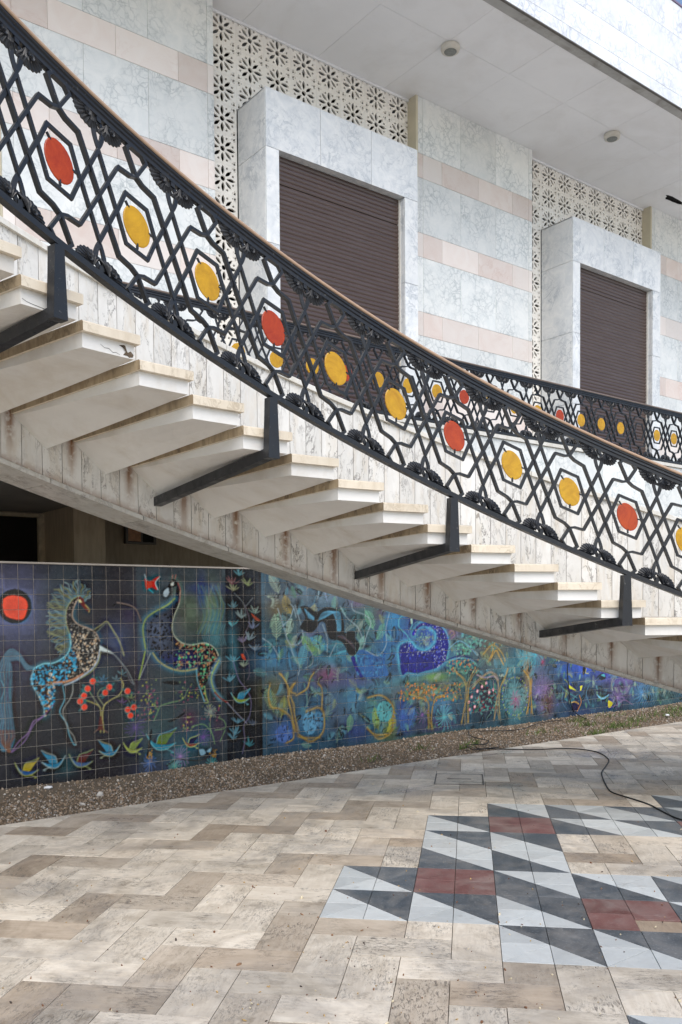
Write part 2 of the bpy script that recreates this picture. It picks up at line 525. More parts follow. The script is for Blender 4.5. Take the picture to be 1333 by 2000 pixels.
# the brown stone patched into the broken red field
_d = tile_mesh('patch_tile', [(P0 + SP * 1.5, Q0 + SQ * .5), (P0 + SP * 2, Q0 + SQ * .5), (P0 + SP * 2, Q0 + SQ * 1.36), (P0 + SP * 1.5, Q0 + SQ * 1.36)],
               1, (.3, 1, .3), M['travertine'], top=-.006)
inlays.append(_d)
for d in inlays:
    emit_tile(d, pavement)

def cell_free(i, j):
    return (math.floor(i / 2), math.floor(j / 2)) not in FIELD
def p_of(i): return P0 + SP / 2 * i
def q_of(j): return Q0 + SQ / 2 * j
tiles = []
for i in range(-44, 52):
    for j in range(-18, 64):
        v = (i + j + 1) % 4
        if v not in (0, 2): continue
        cells = [(i, j), (i, j + 1)] if v == 0 else [(i, j), (i + 1, j)]
        cells = [c for c in cells if cell_free(*c)]
        if not cells: continue
        i0, i1 = min(c[0] for c in cells), max(c[0] for c in cells) + 1
        j0, j1 = min(c[1] for c in cells), max(c[1] for c in cells) + 1
        wx, wy = pq(p_of((i0 + i1) / 2), q_of((j0 + j1) / 2))
        if wy > EDGE_Y + .4 or wx < -7 or wx > 20 or wy < -4: continue
        dark = 1. if (i - j) % 6 == 1 else 0.
        if rng.random() < .10: dark = float(rng.uniform(.2, .8))
        d = tile_mesh('paving_tile', [(p_of(i0), q_of(j0)), (p_of(i1), q_of(j0)), (p_of(i1), q_of(j1)), (p_of(i0), q_of(j1))],
                      1 if v == 0 else 0, (rng.random(), dark * float(rng.uniform(.35, .85)), rng.random() ** .7), M['travertine'],
                      top=float(rng.normal(0, .0009)))
        if d is None: continue
        s = proj((wx, wy, 0))
        d['rank'] = s[2] if (s and -40 < s[0] < 1373 and 1380 < s[1] < 2060) else 99.
        tiles.append(d)
tiles.sort(key=lambda d: d['rank'])
for d in tiles[:300]:
    emit_tile(d, pavement)
vv, ff, uu, tt = [], [], [], []
for d in tiles[300:]:
    b = len(vv)
    vv += d['v']; ff += [tuple(b + k for k in f) for f in d['f']]; uu += d['uv']; tt += [d['tint']] * len(d['v'])
me = new_mesh('paving_tiles', vv, ff, M['travertine'])
set_tile_attr(me, uu, tt)
tag(put('paving_tiles', me, pavement), kind='stuff')

# gravel strip at the foot of the mural
gx0, gx1 = 0., 22.
bed = []
nx, ny = 120, 14
for a in range(nx + 1):
    for b in range(ny + 1):
        x = gx0 - 6 + (gx1 + 8 - gx0) * a / nx; y = EDGE_Y + (MURAL_Y + .05 - EDGE_Y) * b / ny
        bed.append((x, y, -.03 + .03 * (b / ny) ** 2 + .012 * math.sin(x * 2.1 + y) * (b / ny)))
gb = obj('gravel_bed', bed, [(a * (ny + 1) + b, (a + 1) * (ny + 1) + b, (a + 1) * (ny + 1) + b + 1, a * (ny + 1) + b + 1) for a in range(nx) for b in range(ny)], M['soil'], smooth=True)
tag(gb, 'brown soil bed between paving and mural', kind='structure')

def scatter_mesh(name, base_v, base_f, pos, scl, rot, tint, mat, smooth=False):
    """many small bodies in one mesh; pos (n,3), scl (n,3), rot (n,3,3)"""
    bv, bf = np.array(base_v, float), np.array(base_f, int)
    n, k = len(pos), len(bv)
    V = np.einsum('nij,nkj->nki', rot, bv[None] * scl[:, None, :]) + pos[:, None, :]
    Fa = (bf[None] + (np.arange(n) * k)[:, None, None]).reshape(-1, bf.shape[1])
    me = bpy.data.meshes.new(name)
    me.vertices.add(n * k); me.vertices.foreach_set('co', V.astype(np.float32).ravel())
    nl = Fa.size
    me.loops.add(nl); me.loops.foreach_set('vertex_index', Fa.astype(np.int32).ravel())
    me.polygons.add(len(Fa)); me.polygons.foreach_set('loop_start', np.arange(0, nl, Fa.shape[1], dtype=np.int32))
    me.update(calc_edges=True)
    me.materials.append(mat)
    at = me.color_attributes.new('tint', 'FLOAT_COLOR', 'POINT')
    c = np.ones((n * k, 4), np.float32); c[:, :3] = np.repeat(tint, k, axis=0)
    at.data.foreach_set('color', c.ravel())
    if smooth: me.polygons.foreach_set('use_smooth', [True] * len(me.polygons))
    return me
def rand_rot(n):
    q = rng.normal(size=(n, 4)); q /= np.linalg.norm(q, axis=1)[:, None]
    w, x, y, z = q.T
    return np.stack([np.stack([1 - 2 * (y * y + z * z), 2 * (x * y - z * w), 2 * (x * z + y * w)], -1),
                     np.stack([2 * (x * y + z * w), 1 - 2 * (x * x + z * z), 2 * (y * z - x * w)], -1),
                     np.stack([2 * (x * z - y * w), 2 * (y * z + x * w), 1 - 2 * (x * x + y * y)], -1)], 1)
t_ = (1 + 5 ** .5) / 2
ICO_V = np.array([(-1, t_, 0), (1, t_, 0), (-1, -t_, 0), (1, -t_, 0), (0, -1, t_), (0, 1, t_), (0, -1, -t_), (0, 1, -t_), (t_, 0, -1), (t_, 0, 1), (-t_, 0, -1), (-t_, 0, 1)]) / (1 + t_ * t_) ** .5
ICO_F = [(0, 11, 5), (0, 5, 1), (0, 1, 7), (0, 7, 10), (0, 10, 11), (1, 5, 9), (5, 11, 4), (11, 10, 2), (10, 7, 6), (7, 1, 8), (3, 9, 4), (3, 4, 2), (3, 2, 6), (3, 6, 8), (3, 8, 9), (4, 9, 5), (2, 4, 11), (6, 2, 10), (8, 6, 7), (9, 8, 1)]
NP = 38000
px = gx0 + (gx1 - gx0) * rng.random(NP) ** 1.5
py = EDGE_Y + .015 + (MURAL_Y - .03 - EDGE_Y) * rng.random(NP)
b_ = (py - EDGE_Y) / (MURAL_Y - EDGE_Y)
pz = -.028 + .03 * b_ ** 2 + .012 * np.sin(px * 2.1 + py) * b_ + rng.random(NP) * .008
keep = rng.random(NP) < np.where((px < 4.2) & (b_ > .62), .35, 1.)      # bare damp earth in the near corner
px, py, pz = px[keep], py[keep], pz[keep]
NP = len(px)
size = np.exp(rng.normal(math.log(.0080), .34, NP))
pal = np.array([(.38, .28, .19), (.48, .38, .28), (.26, .19, .125), (.58, .51, .42), (.34, .30, .26), (.22, .155, .10), (.68, .64, .58), (.40, .25, .15)])
tint = pal[rng.choice(len(pal), NP, p=[.24, .2, .18, .1, .12, .1, .03, .03])] * rng.uniform(.75, 1.2, (NP, 1)) * .82
scl = size[:, None] * np.stack([rng.uniform(.8, 1.5, NP), rng.uniform(.7, 1.2, NP), rng.uniform(.45, .8, NP)], 1)
tag(put('gravel', scatter_mesh('gravel', ICO_V, ICO_F, np.stack([px, py, pz], 1), scl, rand_rot(NP), tint, M['pebble'])),
    'brown and grey gravel strip below the tiled mural', 'gravel', kind='stuff')

# grass growing through the far part of the gravel
cl = [(on_z(*c, 0.)[:2], n, s) for c, n, s in [((1125, 1408), 60, .10), ((1150, 1415), 60, .12), ((1210, 1418), 110, .2), ((1165, 1432), 60, .1), ((1245, 1407), 60, .16),
      ((1300, 1396), 130, .3), ((925, 1452), 34, .08), ((905, 1460), 26, .06), ((1325, 1386), 120, .25), ((1190, 1400), 50, .2), ((730, 1484), 14, .1), ((820, 1462), 26, .1), ((1060, 1430), 40, .2)]]
bp = np.concatenate([np.column_stack([rng.normal(c[0], s, n), rng.normal(c[1], s * .45, n)]) for c, n, s in cl])
bp = bp[(bp[:, 1] > EDGE_Y + .02) & (bp[:, 1] < MURAL_Y - .03)]
nb = len(bp)
ang = rng.random(nb) * 6.283; lean = rng.uniform(.2, .9, nb)
rot = np.stack([np.stack([np.cos(ang), -np.sin(ang), np.cos(ang) * 0 + lean * np.cos(ang)], -1), np.stack([np.sin(ang), np.cos(ang), lean * np.sin(ang)], -1), np.stack([0 * ang, 0 * ang, 1 + 0 * ang], -1)], 1)
h = rng.uniform(.04, .11, nb)
gt = np.array([(.075, .12, .030)]) * rng.uniform(.6, 1.5, (nb, 1)) + rng.uniform(0, .03, (nb, 1)) * np.array([(1, .6, .1)])
tag(put('grass_tufts', scatter_mesh('grass_tufts', [(-.5, 0, 0), (.5, 0, 0), (.3, .1, .55), (-.3, .1, .55), (0, .35, 1)], [(0, 1, 2), (0, 2, 3), (3, 2, 4)],
    np.column_stack([bp, np.full(nb, -.015)]), np.stack([rng.uniform(.007, .016, nb), h, h], 1), rot, gt, M['grass'])),
    'sparse green grass growing through the far gravel', 'grass', kind='stuff')
# fallen seeds and crumbs on the paving
ns = 300
sp_ = np.column_stack([rng.normal(900, 300, ns), 1530 + 470 * rng.random(ns) ** .8])
sp_[:60] = np.column_stack([rng.uniform(0, 650, 60), rng.uniform(1620, 1990, 60)])
pos = np.array([on_z(x, y, .003) for x, y in sp_]); pos = pos[(pos[:, 1] < EDGE_Y - .1)]
ns = len(pos)
lt = np.array([(.42, .28, .12), (.16, .075, .04), (.60, .52, .36), (.24, .14, .08), (.07, .055, .045)])[rng.choice(5, ns, p=[.32, .25, .15, .18, .10])]
ls = np.exp(rng.normal(math.log(.0040), .4, ns))[:, None] * np.column_stack([rng.uniform(.8, 2, ns), rng.uniform(.6, 1.1, ns), rng.uniform(.4, .8, ns)])
tag(put('fallen_seeds', scatter_mesh('fallen_seeds', ICO_V, ICO_F, pos, ls, rand_rot(ns), lt, M['leaf_litter'])),
    'small fallen seeds and crumbs scattered over the paving', 'litter', kind='stuff')
# ================================================================== the building
WALL_Y, SCREEN_Y, FRAME_Y, FASCIA_Y, SOFFIT_Z, BAY = 10.70, 10.897, 10.173, 8.331, 10.0, 6.576
FLOOR_Z = 4.20
house = thing('palace_building', (10, 12, 0), 'marble-clad two-storey building with pierced screens and deep eaves behind the stair', 'building')
def H(o):                      # parts are built in world coordinates
    o.parent = house
    o.matrix_parent_inverse = Matrix.Translation((-10, -12, 0))
    return o
def empty_part(name):
    o = put(name, None); return H(o)

def curve_plate(name, outer, holes, depth, mat):
    """flat plate with real holes: filled 2D curve, turned into a mesh (x, z plane, thickness along y)"""
    cu = bpy.data.curves.new(name, 'CURVE')
    cu.dimensions = '2D'; cu.fill_mode = 'BOTH'; cu.extrude = depth / 2
    for poly in [outer] + holes:
        sp = cu.splines.new('POLY'); sp.points.add(len(poly) - 1)
        for k, (x, y) in enumerate(poly): sp.points[k].co = (x, y, 0, 1)
        sp.use_cyclic_u = True
    tmp = bpy.data.objects.new(name, cu); COL.objects.link(tmp)
    dg = bpy.context.evaluated_depsgraph_get()
    me = bpy.data.meshes.new_from_object(tmp.evaluated_get(dg))
    bpy.data.objects.remove(tmp)
    me.name = name
    me.transform(Matrix.Rotation(math.radians(90), 4, 'X'))
    me.materials.clear(); me.materials.append(mat)
    return me

# ---- marble wall piers between the bays
COURSES = []
z = SOFFIT_Z; COURSES.append((9.101, SOFFIT_Z, 'marble'))
for k in range(4):
    t0 = 9.101 - 1.267 * k
    COURSES.append((t0 - .386, t0, 'marble_pink'))
    COURSES.append((max(t0 - 1.267, FLOOR_Z), t0 - .386, 'marble'))
def pier(x0):
    x1 = x0 + 2.845
    wall = H(part_box('wall_pier', x0 + .004, x1 - .004, WALL_Y + .018, WALL_Y + .42, FLOOR_Z, SOFFIT_Z + .02, M['grout']))
    inv = wall.matrix_world.copy()
    def sub(o):
        o.parent = wall
        o.location = Vector(o.location) - Vector(((x0 + x1) / 2, WALL_Y + .219, (FLOOR_Z + SOFFIT_Z + .02) / 2))
    for za, zb, mt in COURSES:
        js = [x0, x0 + .14, x0 + .57, x0 + 1.434, x0 + 2.309, x0 + 2.745, x1] if mt == 'marble_pink' else [x0, x0 + .14, x0 + 1.009, x0 + 1.876, x0 + 2.745, x1]
        for a, b in zip(js, js[1:]):
            sub(panel('wall_panel', a, b, WALL_Y, za, zb, M[mt], None, gap=.0032))
    return wall
for x0 in (3.324, 9.900, 16.476):
    pier(x0)
    rv = H(part_box('reveal', x0 - .012, x0 - .0, WALL_Y + .02, SCREEN_Y + .02, FLOOR_Z, SOFFIT_Z, M['stucco']))
    rv = H(part_box('pilaster_trim', x0 - .014, x0 + .03, WALL_Y - .004, WALL_Y + .02, 8.72, SOFFIT_Z - .002, M['stucco']))
# plain wall out of the picture at both ends, and a near-black sheet painting the shade behind the screens
H(part_box('end_wall', -6, 3.30, SCREEN_Y + .05, 11.3, FLOOR_Z, SOFFIT_Z + .02, M['screen']))
H(part_box('end_wall', 19.33, 27, SCREEN_Y + .05, 11.3, FLOOR_Z, SOFFIT_Z + .02, M['screen']))
H(part_box('cavity_dark_sheet', 3.3, 19.4, 11.35, 11.5, FLOOR_Z, SOFFIT_Z + .02, M['dark']))
H(part_box('roof_light_blocker', -6, 27, 8.40, 13.6, 10.05, 11.58, M['soffit']))  # unseen box above the soffit, added to block light

# ---- pierced screens
def lens(cx, cy, a, r0, r1, w, sx):
    pts = []
    for k in range(7):
        t = k / 6; pts.append((r0 + (r1 - r0) * t, w * math.sin(math.pi * t) ** .8))
    pts += [(p[0], -p[1]) for p in pts[-2:0:-1]]
    return [(cx + sx * (p[0] * math.cos(a) - p[1] * math.sin(a)), cy + p[0] * math.sin(a) + p[1] * math.cos(a)) for p in pts]
BW, BH = .468, .410
hs = []
SXR = BW / BH * .97
hs.append([(.034 * math.cos(a) * SXR, .036 * math.sin(a)) for a in np.linspace(0, 6.283, 13)[:-1]])
for k in range(8):
    a = k * math.pi / 4
    hs.append(lens(0, 0, a, .050, .184 if k % 2 == 0 else .176, .0245 if k % 2 == 0 else .0215, SXR))
for k in range(8):
    a = math.pi / 8 + k * math.pi / 4
    c = (.160 * math.cos(a) * SXR, .160 * math.sin(a))
    hs.append([(c[0] + (.020) * SXR * math.cos(a + q), c[1] + .020 * math.sin(a + q)) for q in (0, 1.571, 3.142, 4.712)])
def rect(cx, cy, w, h): return [(cx - w, cy - h), (cx + w, cy - h), (cx + w, cy + h), (cx - w, cy + h)]
for sx in (-1, 1):
    for sz in (-1, 1):
        hs.append(rect(sx * .172 * SXR, sz * .168, .017, .016))
        hs.append(rect(sx * .172 * SXR, sz * .138, .017, .0045))
        hs.append(rect(sx * .139 * SXR, sz * .168, .0045, .014))
block_me = curve_plate('screen_block', rect(0, 0, BW / 2 - .0006, BH / 2 - .0006), hs, .028, M['screen'])
for x0 in (6.176, 6.176 + BAY):
    scr = empty_part('pierced_screen')
    for c in range(8):
        for r in range(13 if c in (0, 7) else 3):
            if c == 0 or c == 7 or True:
                o = put('screen_block', block_me, scr, (x0 + BW * (c + .5), SCREEN_Y + .016, 9.805 - BH * r))

# ---- window frames with roller shutters
def window_bay(x0, frame_top=8.77):
    x1, o0, o1, zh = x0 + 2.778, x0 + .215, x0 + 2.508, 7.983
    fr = empty_part('window_frame')
    def P(o): o.parent = fr; return o
    yb = SCREEN_Y - .002
    P(part_box('frame_core', x0 + .022, o0 - .022, FRAME_Y + .022, yb, FLOOR_Z, zh, M['grout']))
    P(part_box('frame_core', o1 + .022, x1 - .022, FRAME_Y + .022, yb, FLOOR_Z, zh, M['grout']))
    P(part_box('frame_core', x0 + .022, x1 - .022, FRAME_Y + .022, yb, zh + .022, frame_top - .022, M['grout']))
    zs = [zh, 6.707, 5.43, FLOOR_Z]
    js = [x0, x0 + .921, x0 + 1.853, x1]
    for a, b in zip(js, js[1:]):
        P(panel('frame_slab', a, b, FRAME_Y, zh, frame_top, M['marble_frame'], None))
    P(panel('frame_slab', FRAME_Y + .021, yb, x0, zh, frame_top, M['marble_frame'], None, side='-X'))
    P(part_box('lintel_soffit', o0 - .02, o1 + .02, FRAME_Y + .021, FRAME_Y + .30, zh + .004, zh + .021, M['marble_frame']))
    P(part_box('top_slab', x0, x1, FRAME_Y + .022, yb, frame_top - .021, frame_top, M['marble_frame']))
    for a, b in zip(zs[1:], zs):
        P(panel('frame_slab', x0, o0, FRAME_Y, a, b, M['marble_frame'], None))
        P(panel('frame_slab', o1, x1, FRAME_Y, a, b, M['marble_frame'], None))
        P(panel('frame_slab', FRAME_Y + .021, yb, x0, a, b, M['marble_frame'], None, side='-X'))
        P(panel('frame_slab', FRAME_Y + .021, FRAME_Y + .30, o1, a, b, M['marble_frame'], None, side='-X'))
        P(part_box('jamb_slab', o0 - .021, o0 - .001, FRAME_Y + .021, FRAME_Y + .30, a + .002, b - .002, M['marble_frame']))
        P(part_box('jamb_slab', x1 - .021, x1 - .001, FRAME_Y + .021, yb, a + .002, b - .002, M['marble_frame']))
    sh = empty_part('roller_shutter')
    key = 'slat'
    if key not in _shared:
        n = 5; w = (o1 - o0) - .03; v = []; f = []
        for k in range(n):
            t = k / (n - 1); zz = -.0305 + .061 * t
            yy = -.010 * math.sin(math.pi * t) ** .7
            v += [(-w / 2, yy, zz), (w / 2, yy, zz)]
        for k in range(n - 1): f.append((2 * k, 2 * k + 1, 2 * k + 3, 2 * k + 2))
        _shared[key] = new_mesh('slat', v, f, M['shutter'], True)
    ys = FRAME_Y + .135
    k = 0; zz = zh - .03
    while zz > FLOOR_Z + .05:
        put('slat', _shared[key], sh, ((o0 + o1) / 2, ys + (.004 if k == 5 else 0) + random.uniform(-.0012, .0012), zz), (random.uniform(-.03, .03), 0, random.uniform(-.0006, .0006)))
        zz -= .0625 + (.012 if k == 5 else 0); k += 1
    b = part_box('shutter_back', o0 + .002, o1 - .002, ys + .012, ys + .03, FLOOR_Z, zh + .002, M['dark']); b.parent = sh
    for xa in (o0 + .001, o1 - .021):
        g = part_box('guide_rail', xa, xa + .02, ys - .035, ys + .02, FLOOR_Z, zh, M['coping']); g.parent = sh
window_bay(6.656)
window_bay(6.656 + BAY)

# ---- eaves: soffit boards, fascia
sof = empty_part('soffit')
xs = [x for x in (4.110 + 1.314 * k for k in range(-8, 18))]
def SP_(o): o.parent = sof; return o
ys_ = [8.520, 9.42, SCREEN_Y + .02]
for a, b in zip(xs, xs[1:]):
    for c, d in zip(ys_, ys_[1:]):
        if a < 16.6 < b and c > 9:
            w, l = (b - a) / 2 - .003, (d - c) / 2 - .003
            jag = []
            for k in range(18):
                q = 2 * math.pi * k / 18; rr = random.uniform(.75, 1.25)
                jag.append((16.62 - (a + b) / 2 + .33 * rr * math.cos(q), 10.27 - (c + d) / 2 + .085 * rr * math.sin(q)))
            me = curve_plate('soffit_board', rect(0, 0, w, l), [jag], .012, M['soffit'])
            me.transform(Matrix.Rotation(math.radians(-90), 4, 'X'))
            SP_(put('soffit_board', me, None, ((a + b) / 2, (c + d) / 2, SOFFIT_Z + .006)))
        else:
            SP_(part_box('soffit_board', a + .002, b - .002, c + .002, d - .002, SOFFIT_Z + random.uniform(0, .0015), SOFFIT_Z + .012, M['soffit']))
SP_(part_box('soffit_backing', -6, 27, 8.5, SCREEN_Y + .1, SOFFIT_Z + .045, SOFFIT_Z + .05, M['dark']))
SP_(part_box('edge_strip', -6, 27, FASCIA_Y + .022, 8.515, SOFFIT_Z - .004, SOFFIT_Z + .04, plain('stained_edge_stone', (.40, .40, .39), .6, .12, 3, dirt=(.16, .14, .11), dirt_amt=.75)))
SP_(part_box('cove', -6, 27, SCREEN_Y - .03, SCREEN_Y + .0, SOFFIT_Z - .035, SOFFIT_Z - .002, M['soffit']))
fas = empty_part('fascia')
def FP(o): o.parent = fas; return o
FP(part_box('fascia_core', -6, 27, FASCIA_Y + .021, 8.40, SOFFIT_Z, 11.60, M['grout']))
zc = [SOFFIT_Z, 10.19, 10.595, 11.12, 11.63]
for r, (a, b) in enumerate(zip(zc, zc[1:])):
    x = -6 + (.42 if r % 2 else 0) + .08
    while x < 26.5:
        w = .85
        FP(panel('fascia_panel', x, x + w, FASCIA_Y, a, b, M['marble_fascia'], None, gap=.0025)); x += w
FP(part_box('drip_edge', -6, 27, FASCIA_Y - .006, FASCIA_Y + .03, SOFFIT_Z - .016, SOFFIT_Z - .0005, M['steel']))
FP(part_box('coping_strip', -6, 27, FASCIA_Y - .015, FASCIA_Y + .25, 11.632, 11.66, plain('purple_flashing', (.20, .16, .24), .5, .1, 3)))

# ---- gallery floor slab with marble edge
gal = empty_part('gallery_slab')
def GP(o): o.parent = gal; return o
GP(part_box('gallery_core', -6, 27, MURAL_Y + .021, 11.45, 3.20, FLOOR_Z - .041, M['recess_soffit']))
x = -5.6
while x < 26:
    GP(panel('edge_panel', x, x + 1.18, MURAL_Y, 3.20, FLOOR_Z - .04, M['marble'], None)); x += 1.18
x = -5.2
while x < 26:
    GP(part_box('gallery_coping', x + .002, x + 1.598, MURAL_Y - .035, MURAL_Y + .30, FLOOR_Z - .039, FLOOR_Z + .012, M['coping'])); x += 1.6

# ---- recess behind the mural wall
rec = empty_part('undercroft')
def RP(o): o.parent = rec; return o
RP(part_box('back_wall', -6, 27, 13.28, 13.5, 0, 3.2, M['recess']))
RP(part_box('undercroft_ceiling', -6, 27, 11.45, 13.5, 3.2, 3.3, M['recess_soffit']))
RP(part_box('undercroft_floor', -6, 27, 9.0, 13.5, -.04, .02, M['recess']))
RP(part_box('unseen_end_cap', -6.2, -6, 8.9, 13.5, 0, 3.3, M['recess']))  # unseen end caps, added so light enters only through the front opening
RP(part_box('unseen_end_cap', 27, 27.2, 8.9, 13.5, 0, 3.3, M['recess']))
RP(part_box('square_pillar', 4.598, on_y(206, 1050, 12.0)[0], 12.0, 13.27, 0, 3.198, plain('pillar_render', (.46, .375, .27), .85, .12, 3, .15, dirt=(.28, .22, .15), dirt_amt=.5, stretch=(6, 6, 1))))
dx = on_y(84, 1050, 13.2)[0]
RP(part_box('door_opening', dx - 1.6, dx - .07, 13.24, 13.279, 0, 3.12, M['dark']))
for a, b, c, d in ((dx - .07, dx + .03, 0, 3.17), (dx - 1.7, dx - 1.6, 0, 3.17), (dx - 1.6, dx - .07, 3.12, 3.17)):
    RP(part_box('door_frame', a, b, 13.16, 13.278, c, d, M['frame']))
wa, wb = on_y(248, 1030, 13.2), on_y(303, 1060, 13.2)
vent = RP(part_box('vent_window', wa[0], wb[0], 13.22, 13.279, wb[2], wa[2] + .1, M['dark']))
for a, b, c, d in ((wa[0] - .02, wb[0] + .02, wb[2] - .03, wb[2]), (wa[0] - .02, wa[0] + .02, wb[2], wa[2] + .1), (wb[0] - .02, wb[0] + .02, wb[2], wa[2] + .1), ((wa[0] + wb[0]) / 2, (wa[0] + wb[0]) / 2 + .025, wb[2], wa[2] + .1)):
    RP(part_box('vent_frame', a, b, 13.19, 13.278, c, d, M['steel']))
RP(part_box('vent_pane', wa[0] + .02, (wa[0] + wb[0]) / 2, 13.20, 13.215, wb[2] + .01, wa[2] + .09, plain('dusty_amber_pane', (.40, .20, .10), .5, .3, 12)))

# ---- round lamps under the eaves
def revolve(profile, n=28):
    v, f = [], []
    for r, zz in profile:
        v += [(r * math.cos(2 * math.pi * k / n), r * math.sin(2 * math.pi * k / n), zz) for k in range(n)]
    for a in range(len(profile) - 1):
        for k in range(n):
            j = (k + 1) % n
            f.append((a * n + k, a * n + j, (a + 1) * n + j, (a + 1) * n + k))
    f.append(tuple(range((len(profile) - 1) * n, len(profile) * n)))
    return v, f
lamp_white = plain('lamp_enamel', (.60, .58, .52), .4, .06, 6, dirt=(.4, .3, .18), dirt_amt=.3)
lamp_lens = plain('lamp_ribbed_lens', (.20, .215, .20), .25, .2, 30)
for (lx, ly), lab in (((9.462, 9.486), 'round white ceiling lamp under the eaves above the big near shutter'),
                      ((13.448, 9.508), 'round white ceiling lamp under the eaves farther along to the right')):
    lp = thing('ceiling_lamp', (lx, ly, SOFFIT_Z), lab, 'ceiling lamp', 'ceiling lamps under the eaves')
    v, f = revolve([(.130, .0), (.142, -.012), (.142, -.045), (.132, -.075), (.105, -.088), (.092, -.084)])
    obj('lamp_body', v, f, lamp_white, lp, True)
    v, f = revolve([(.093, -.0835), (.085, -.094), (.05, -.099), (.02, -.1)])
    obj('lamp_lens', v, f, lamp_lens, lp, True)
# ================================================================== the curved stair
CX, CY, RB = 2.97279, -1.12565, 5.67736        # plan centre and radius of the inner balustrade
PHI0, ZR0, DZ = -.236295, 4.44998, -2.159087   # rail height falls DZ per radian
RS, ST = 7.265, .40                            # face of the curved carrying wall, its thickness
def zr(phi): return ZR0 + DZ * (phi - PHI0)
def cyl(phi, r, z): return (CX + r * math.sin(phi), CY + r * math.cos(phi), z)
TZ, TA, TDA, TW, TRI = 3.509, -.269, .0612, .0622, .1331
T_FIRST, T_LAST = -5, 26
W_A, W_B = -.60, 1.33

stair = thing('curved_staircase', cyl(1.1, RS, 0), 'curved marble staircase with floating cantilevered steps rising to the left', 'staircase')
STI = Matrix.Translation(-Vector(cyl(1.1, RS, 0)))
def S(o):
    o.parent = stair; o.matrix_parent_inverse = STI; return o

def wall_stain_mat():
    src = M['marble_wall'].copy(); src.name = 'marble_stair_wall_stained'
    nt = src.node_tree; b = nt.nodes['Principled BSDF']
    old = b.inputs['Base Color'].links[0].from_socket
    at = nt.nodes.new('ShaderNodeAttribute'); at.attribute_name = 'stain'
    geo = nt.nodes.new('ShaderNodeNewGeometry')
    no = nt.nodes.new('ShaderNodeTexNoise'); no.inputs['Scale'].default_value = 26; no.inputs['Detail'].default_value = 5
    nt.links.new(geo.outputs['Position'], no.inputs['Vector'])
    rp = nt.nodes.new('ShaderNodeValToRGB'); rp.color_ramp.elements[0].position = .25; rp.color_ramp.elements[1].position = .48
    nt.links.new(no.outputs[0], rp.inputs[0])
    mu = nt.nodes.new('ShaderNodeMath'); mu.operation = 'MULTIPLY'
    nt.links.new(at.outputs['Fac'], mu.inputs[0]); nt.links.new(rp.outputs[0], mu.inputs[1])
    mx = nt.nodes.new('ShaderNodeMix'); mx.data_type = 'RGBA'
    mx.inputs[7].default_value = (.20, .085, .026, 1)
    nt.links.new(mu.outputs[0], mx.inputs[0]); nt.links.new(old, mx.inputs[6]); nt.links.new(mx.outputs[2], b.inputs['Base Color'])
    return src
M['wall_stained'] = wall_stain_mat()

def sweep(name, pa, pb, section, mat, n=4, parent=None, smooth=False, base=None):
    """closed section [(r, dz)] swept along the helix; dz is measured from the rail line, never below the paving"""
    v, f = [], []
    k = len(section)
    for a in range(n + 1):
        p = pa + (pb - pa) * a / n
        v += [cyl(p, r, max(zr(p) + dz, -.03)) for r, dz in section]
    for a in range(n):
        for i in range(k):
            j = (i + 1) % k
            f.append((a * k + i, a * k + j, (a + 1) * k + j, (a + 1) * k + i))
    f.append(tuple(range(k - 1, -1, -1))); f.append(tuple(range(n * k, n * k + k)))
    c = np.mean(np.array(v), axis=0)
    return obj(name, np.array(v) - c, f, mat, parent, smooth, loc=tuple(c))

WALL_TOP, WALL_BOT = .018, -1.530
wall = S(put('carrying_wall', None))
def WS(o): o.parent = wall; return o
n_seg = 22
core = sweep('wall_core', W_A, W_B, [(RS + .021, WALL_BOT + .002), (RS + ST, WALL_BOT + .002), (RS + ST, WALL_TOP), (RS + .021, WALL_TOP)], M['grout'], 60)
WS(core)
roots = [(TA + TDA * i - TW, TZ - TRI * i - .06) for i in range(T_FIRST, T_LAST + 1)]
dphi = .145 / RS
nsl = int((W_B - W_A) / dphi)
rows, cols = 26, 6
for k in range(nsl):
    pa, pb = W_A + (W_B - W_A) * k / nsl + .0022 / RS, W_A + (W_B - W_A) * (k + 1) / nsl - .0022 / RS
    zb0 = zr((pa + pb) / 2) + WALL_BOT
    if zr(pb) + WALL_TOP < .02: break
    v, st = [], []
    for a in range(cols + 1):
        p = pa + (pb - pa) * a / cols
        zb, zt = max(zr(p) + WALL_BOT, -.03), zr(p) + WALL_TOP
        for b in range(rows + 1):
            zz = zb + (zt - zb) * b / rows
            v.append(cyl(p, RS, zz))
            s = 0.
            for (rp, rz) in roots:
                if abs(p - rp) < .02:
                    d = rz - zz
                    if -.06 < d < .55:
                        ln = .38 + .16 * math.sin(rp * 91)
                        s = max(s, math.exp(-((p - rp + .0012) * RS / .030) ** 2) * max(0, 1 - max(0, d - .05) / ln))
            hgt = zz - zb
            s = max(s, .6 * math.exp(-hgt / .03))
            st.append(min(1, s))
    f = []
    for a in range(cols):
        for b in range(rows):
            q = a * (rows + 1) + b
            f.append((q, q + rows + 1, q + rows + 2, q + 1))
    n0 = len(v)
    for a, p in ((0, pa), (1, pb)):
        v += [cyl(p, RS + .0205, max(zr(p) + WALL_BOT, -.03)), cyl(p, RS + .0205, zr(p) + WALL_TOP)]; st += [0, 0]
    L = [b for b in range(rows + 1)]; Rr = [cols * (rows + 1) + b for b in range(rows + 1)]
    f.append(tuple(L) + (n0 + 1, n0)); f.append(tuple(Rr[::-1]) + (n0 + 2, n0 + 3))
    c = np.mean(np.array(v), axis=0)
    me = new_mesh('wall_slab', np.array(v) - c, f, M['wall_stained'])
    at = me.attributes.new('stain', 'FLOAT', 'POINT'); at.data.foreach_set('value', np.array(st, np.float32))
    WS(put('wall_slab', me, None, tuple(c)))
seg = .098
p = W_A
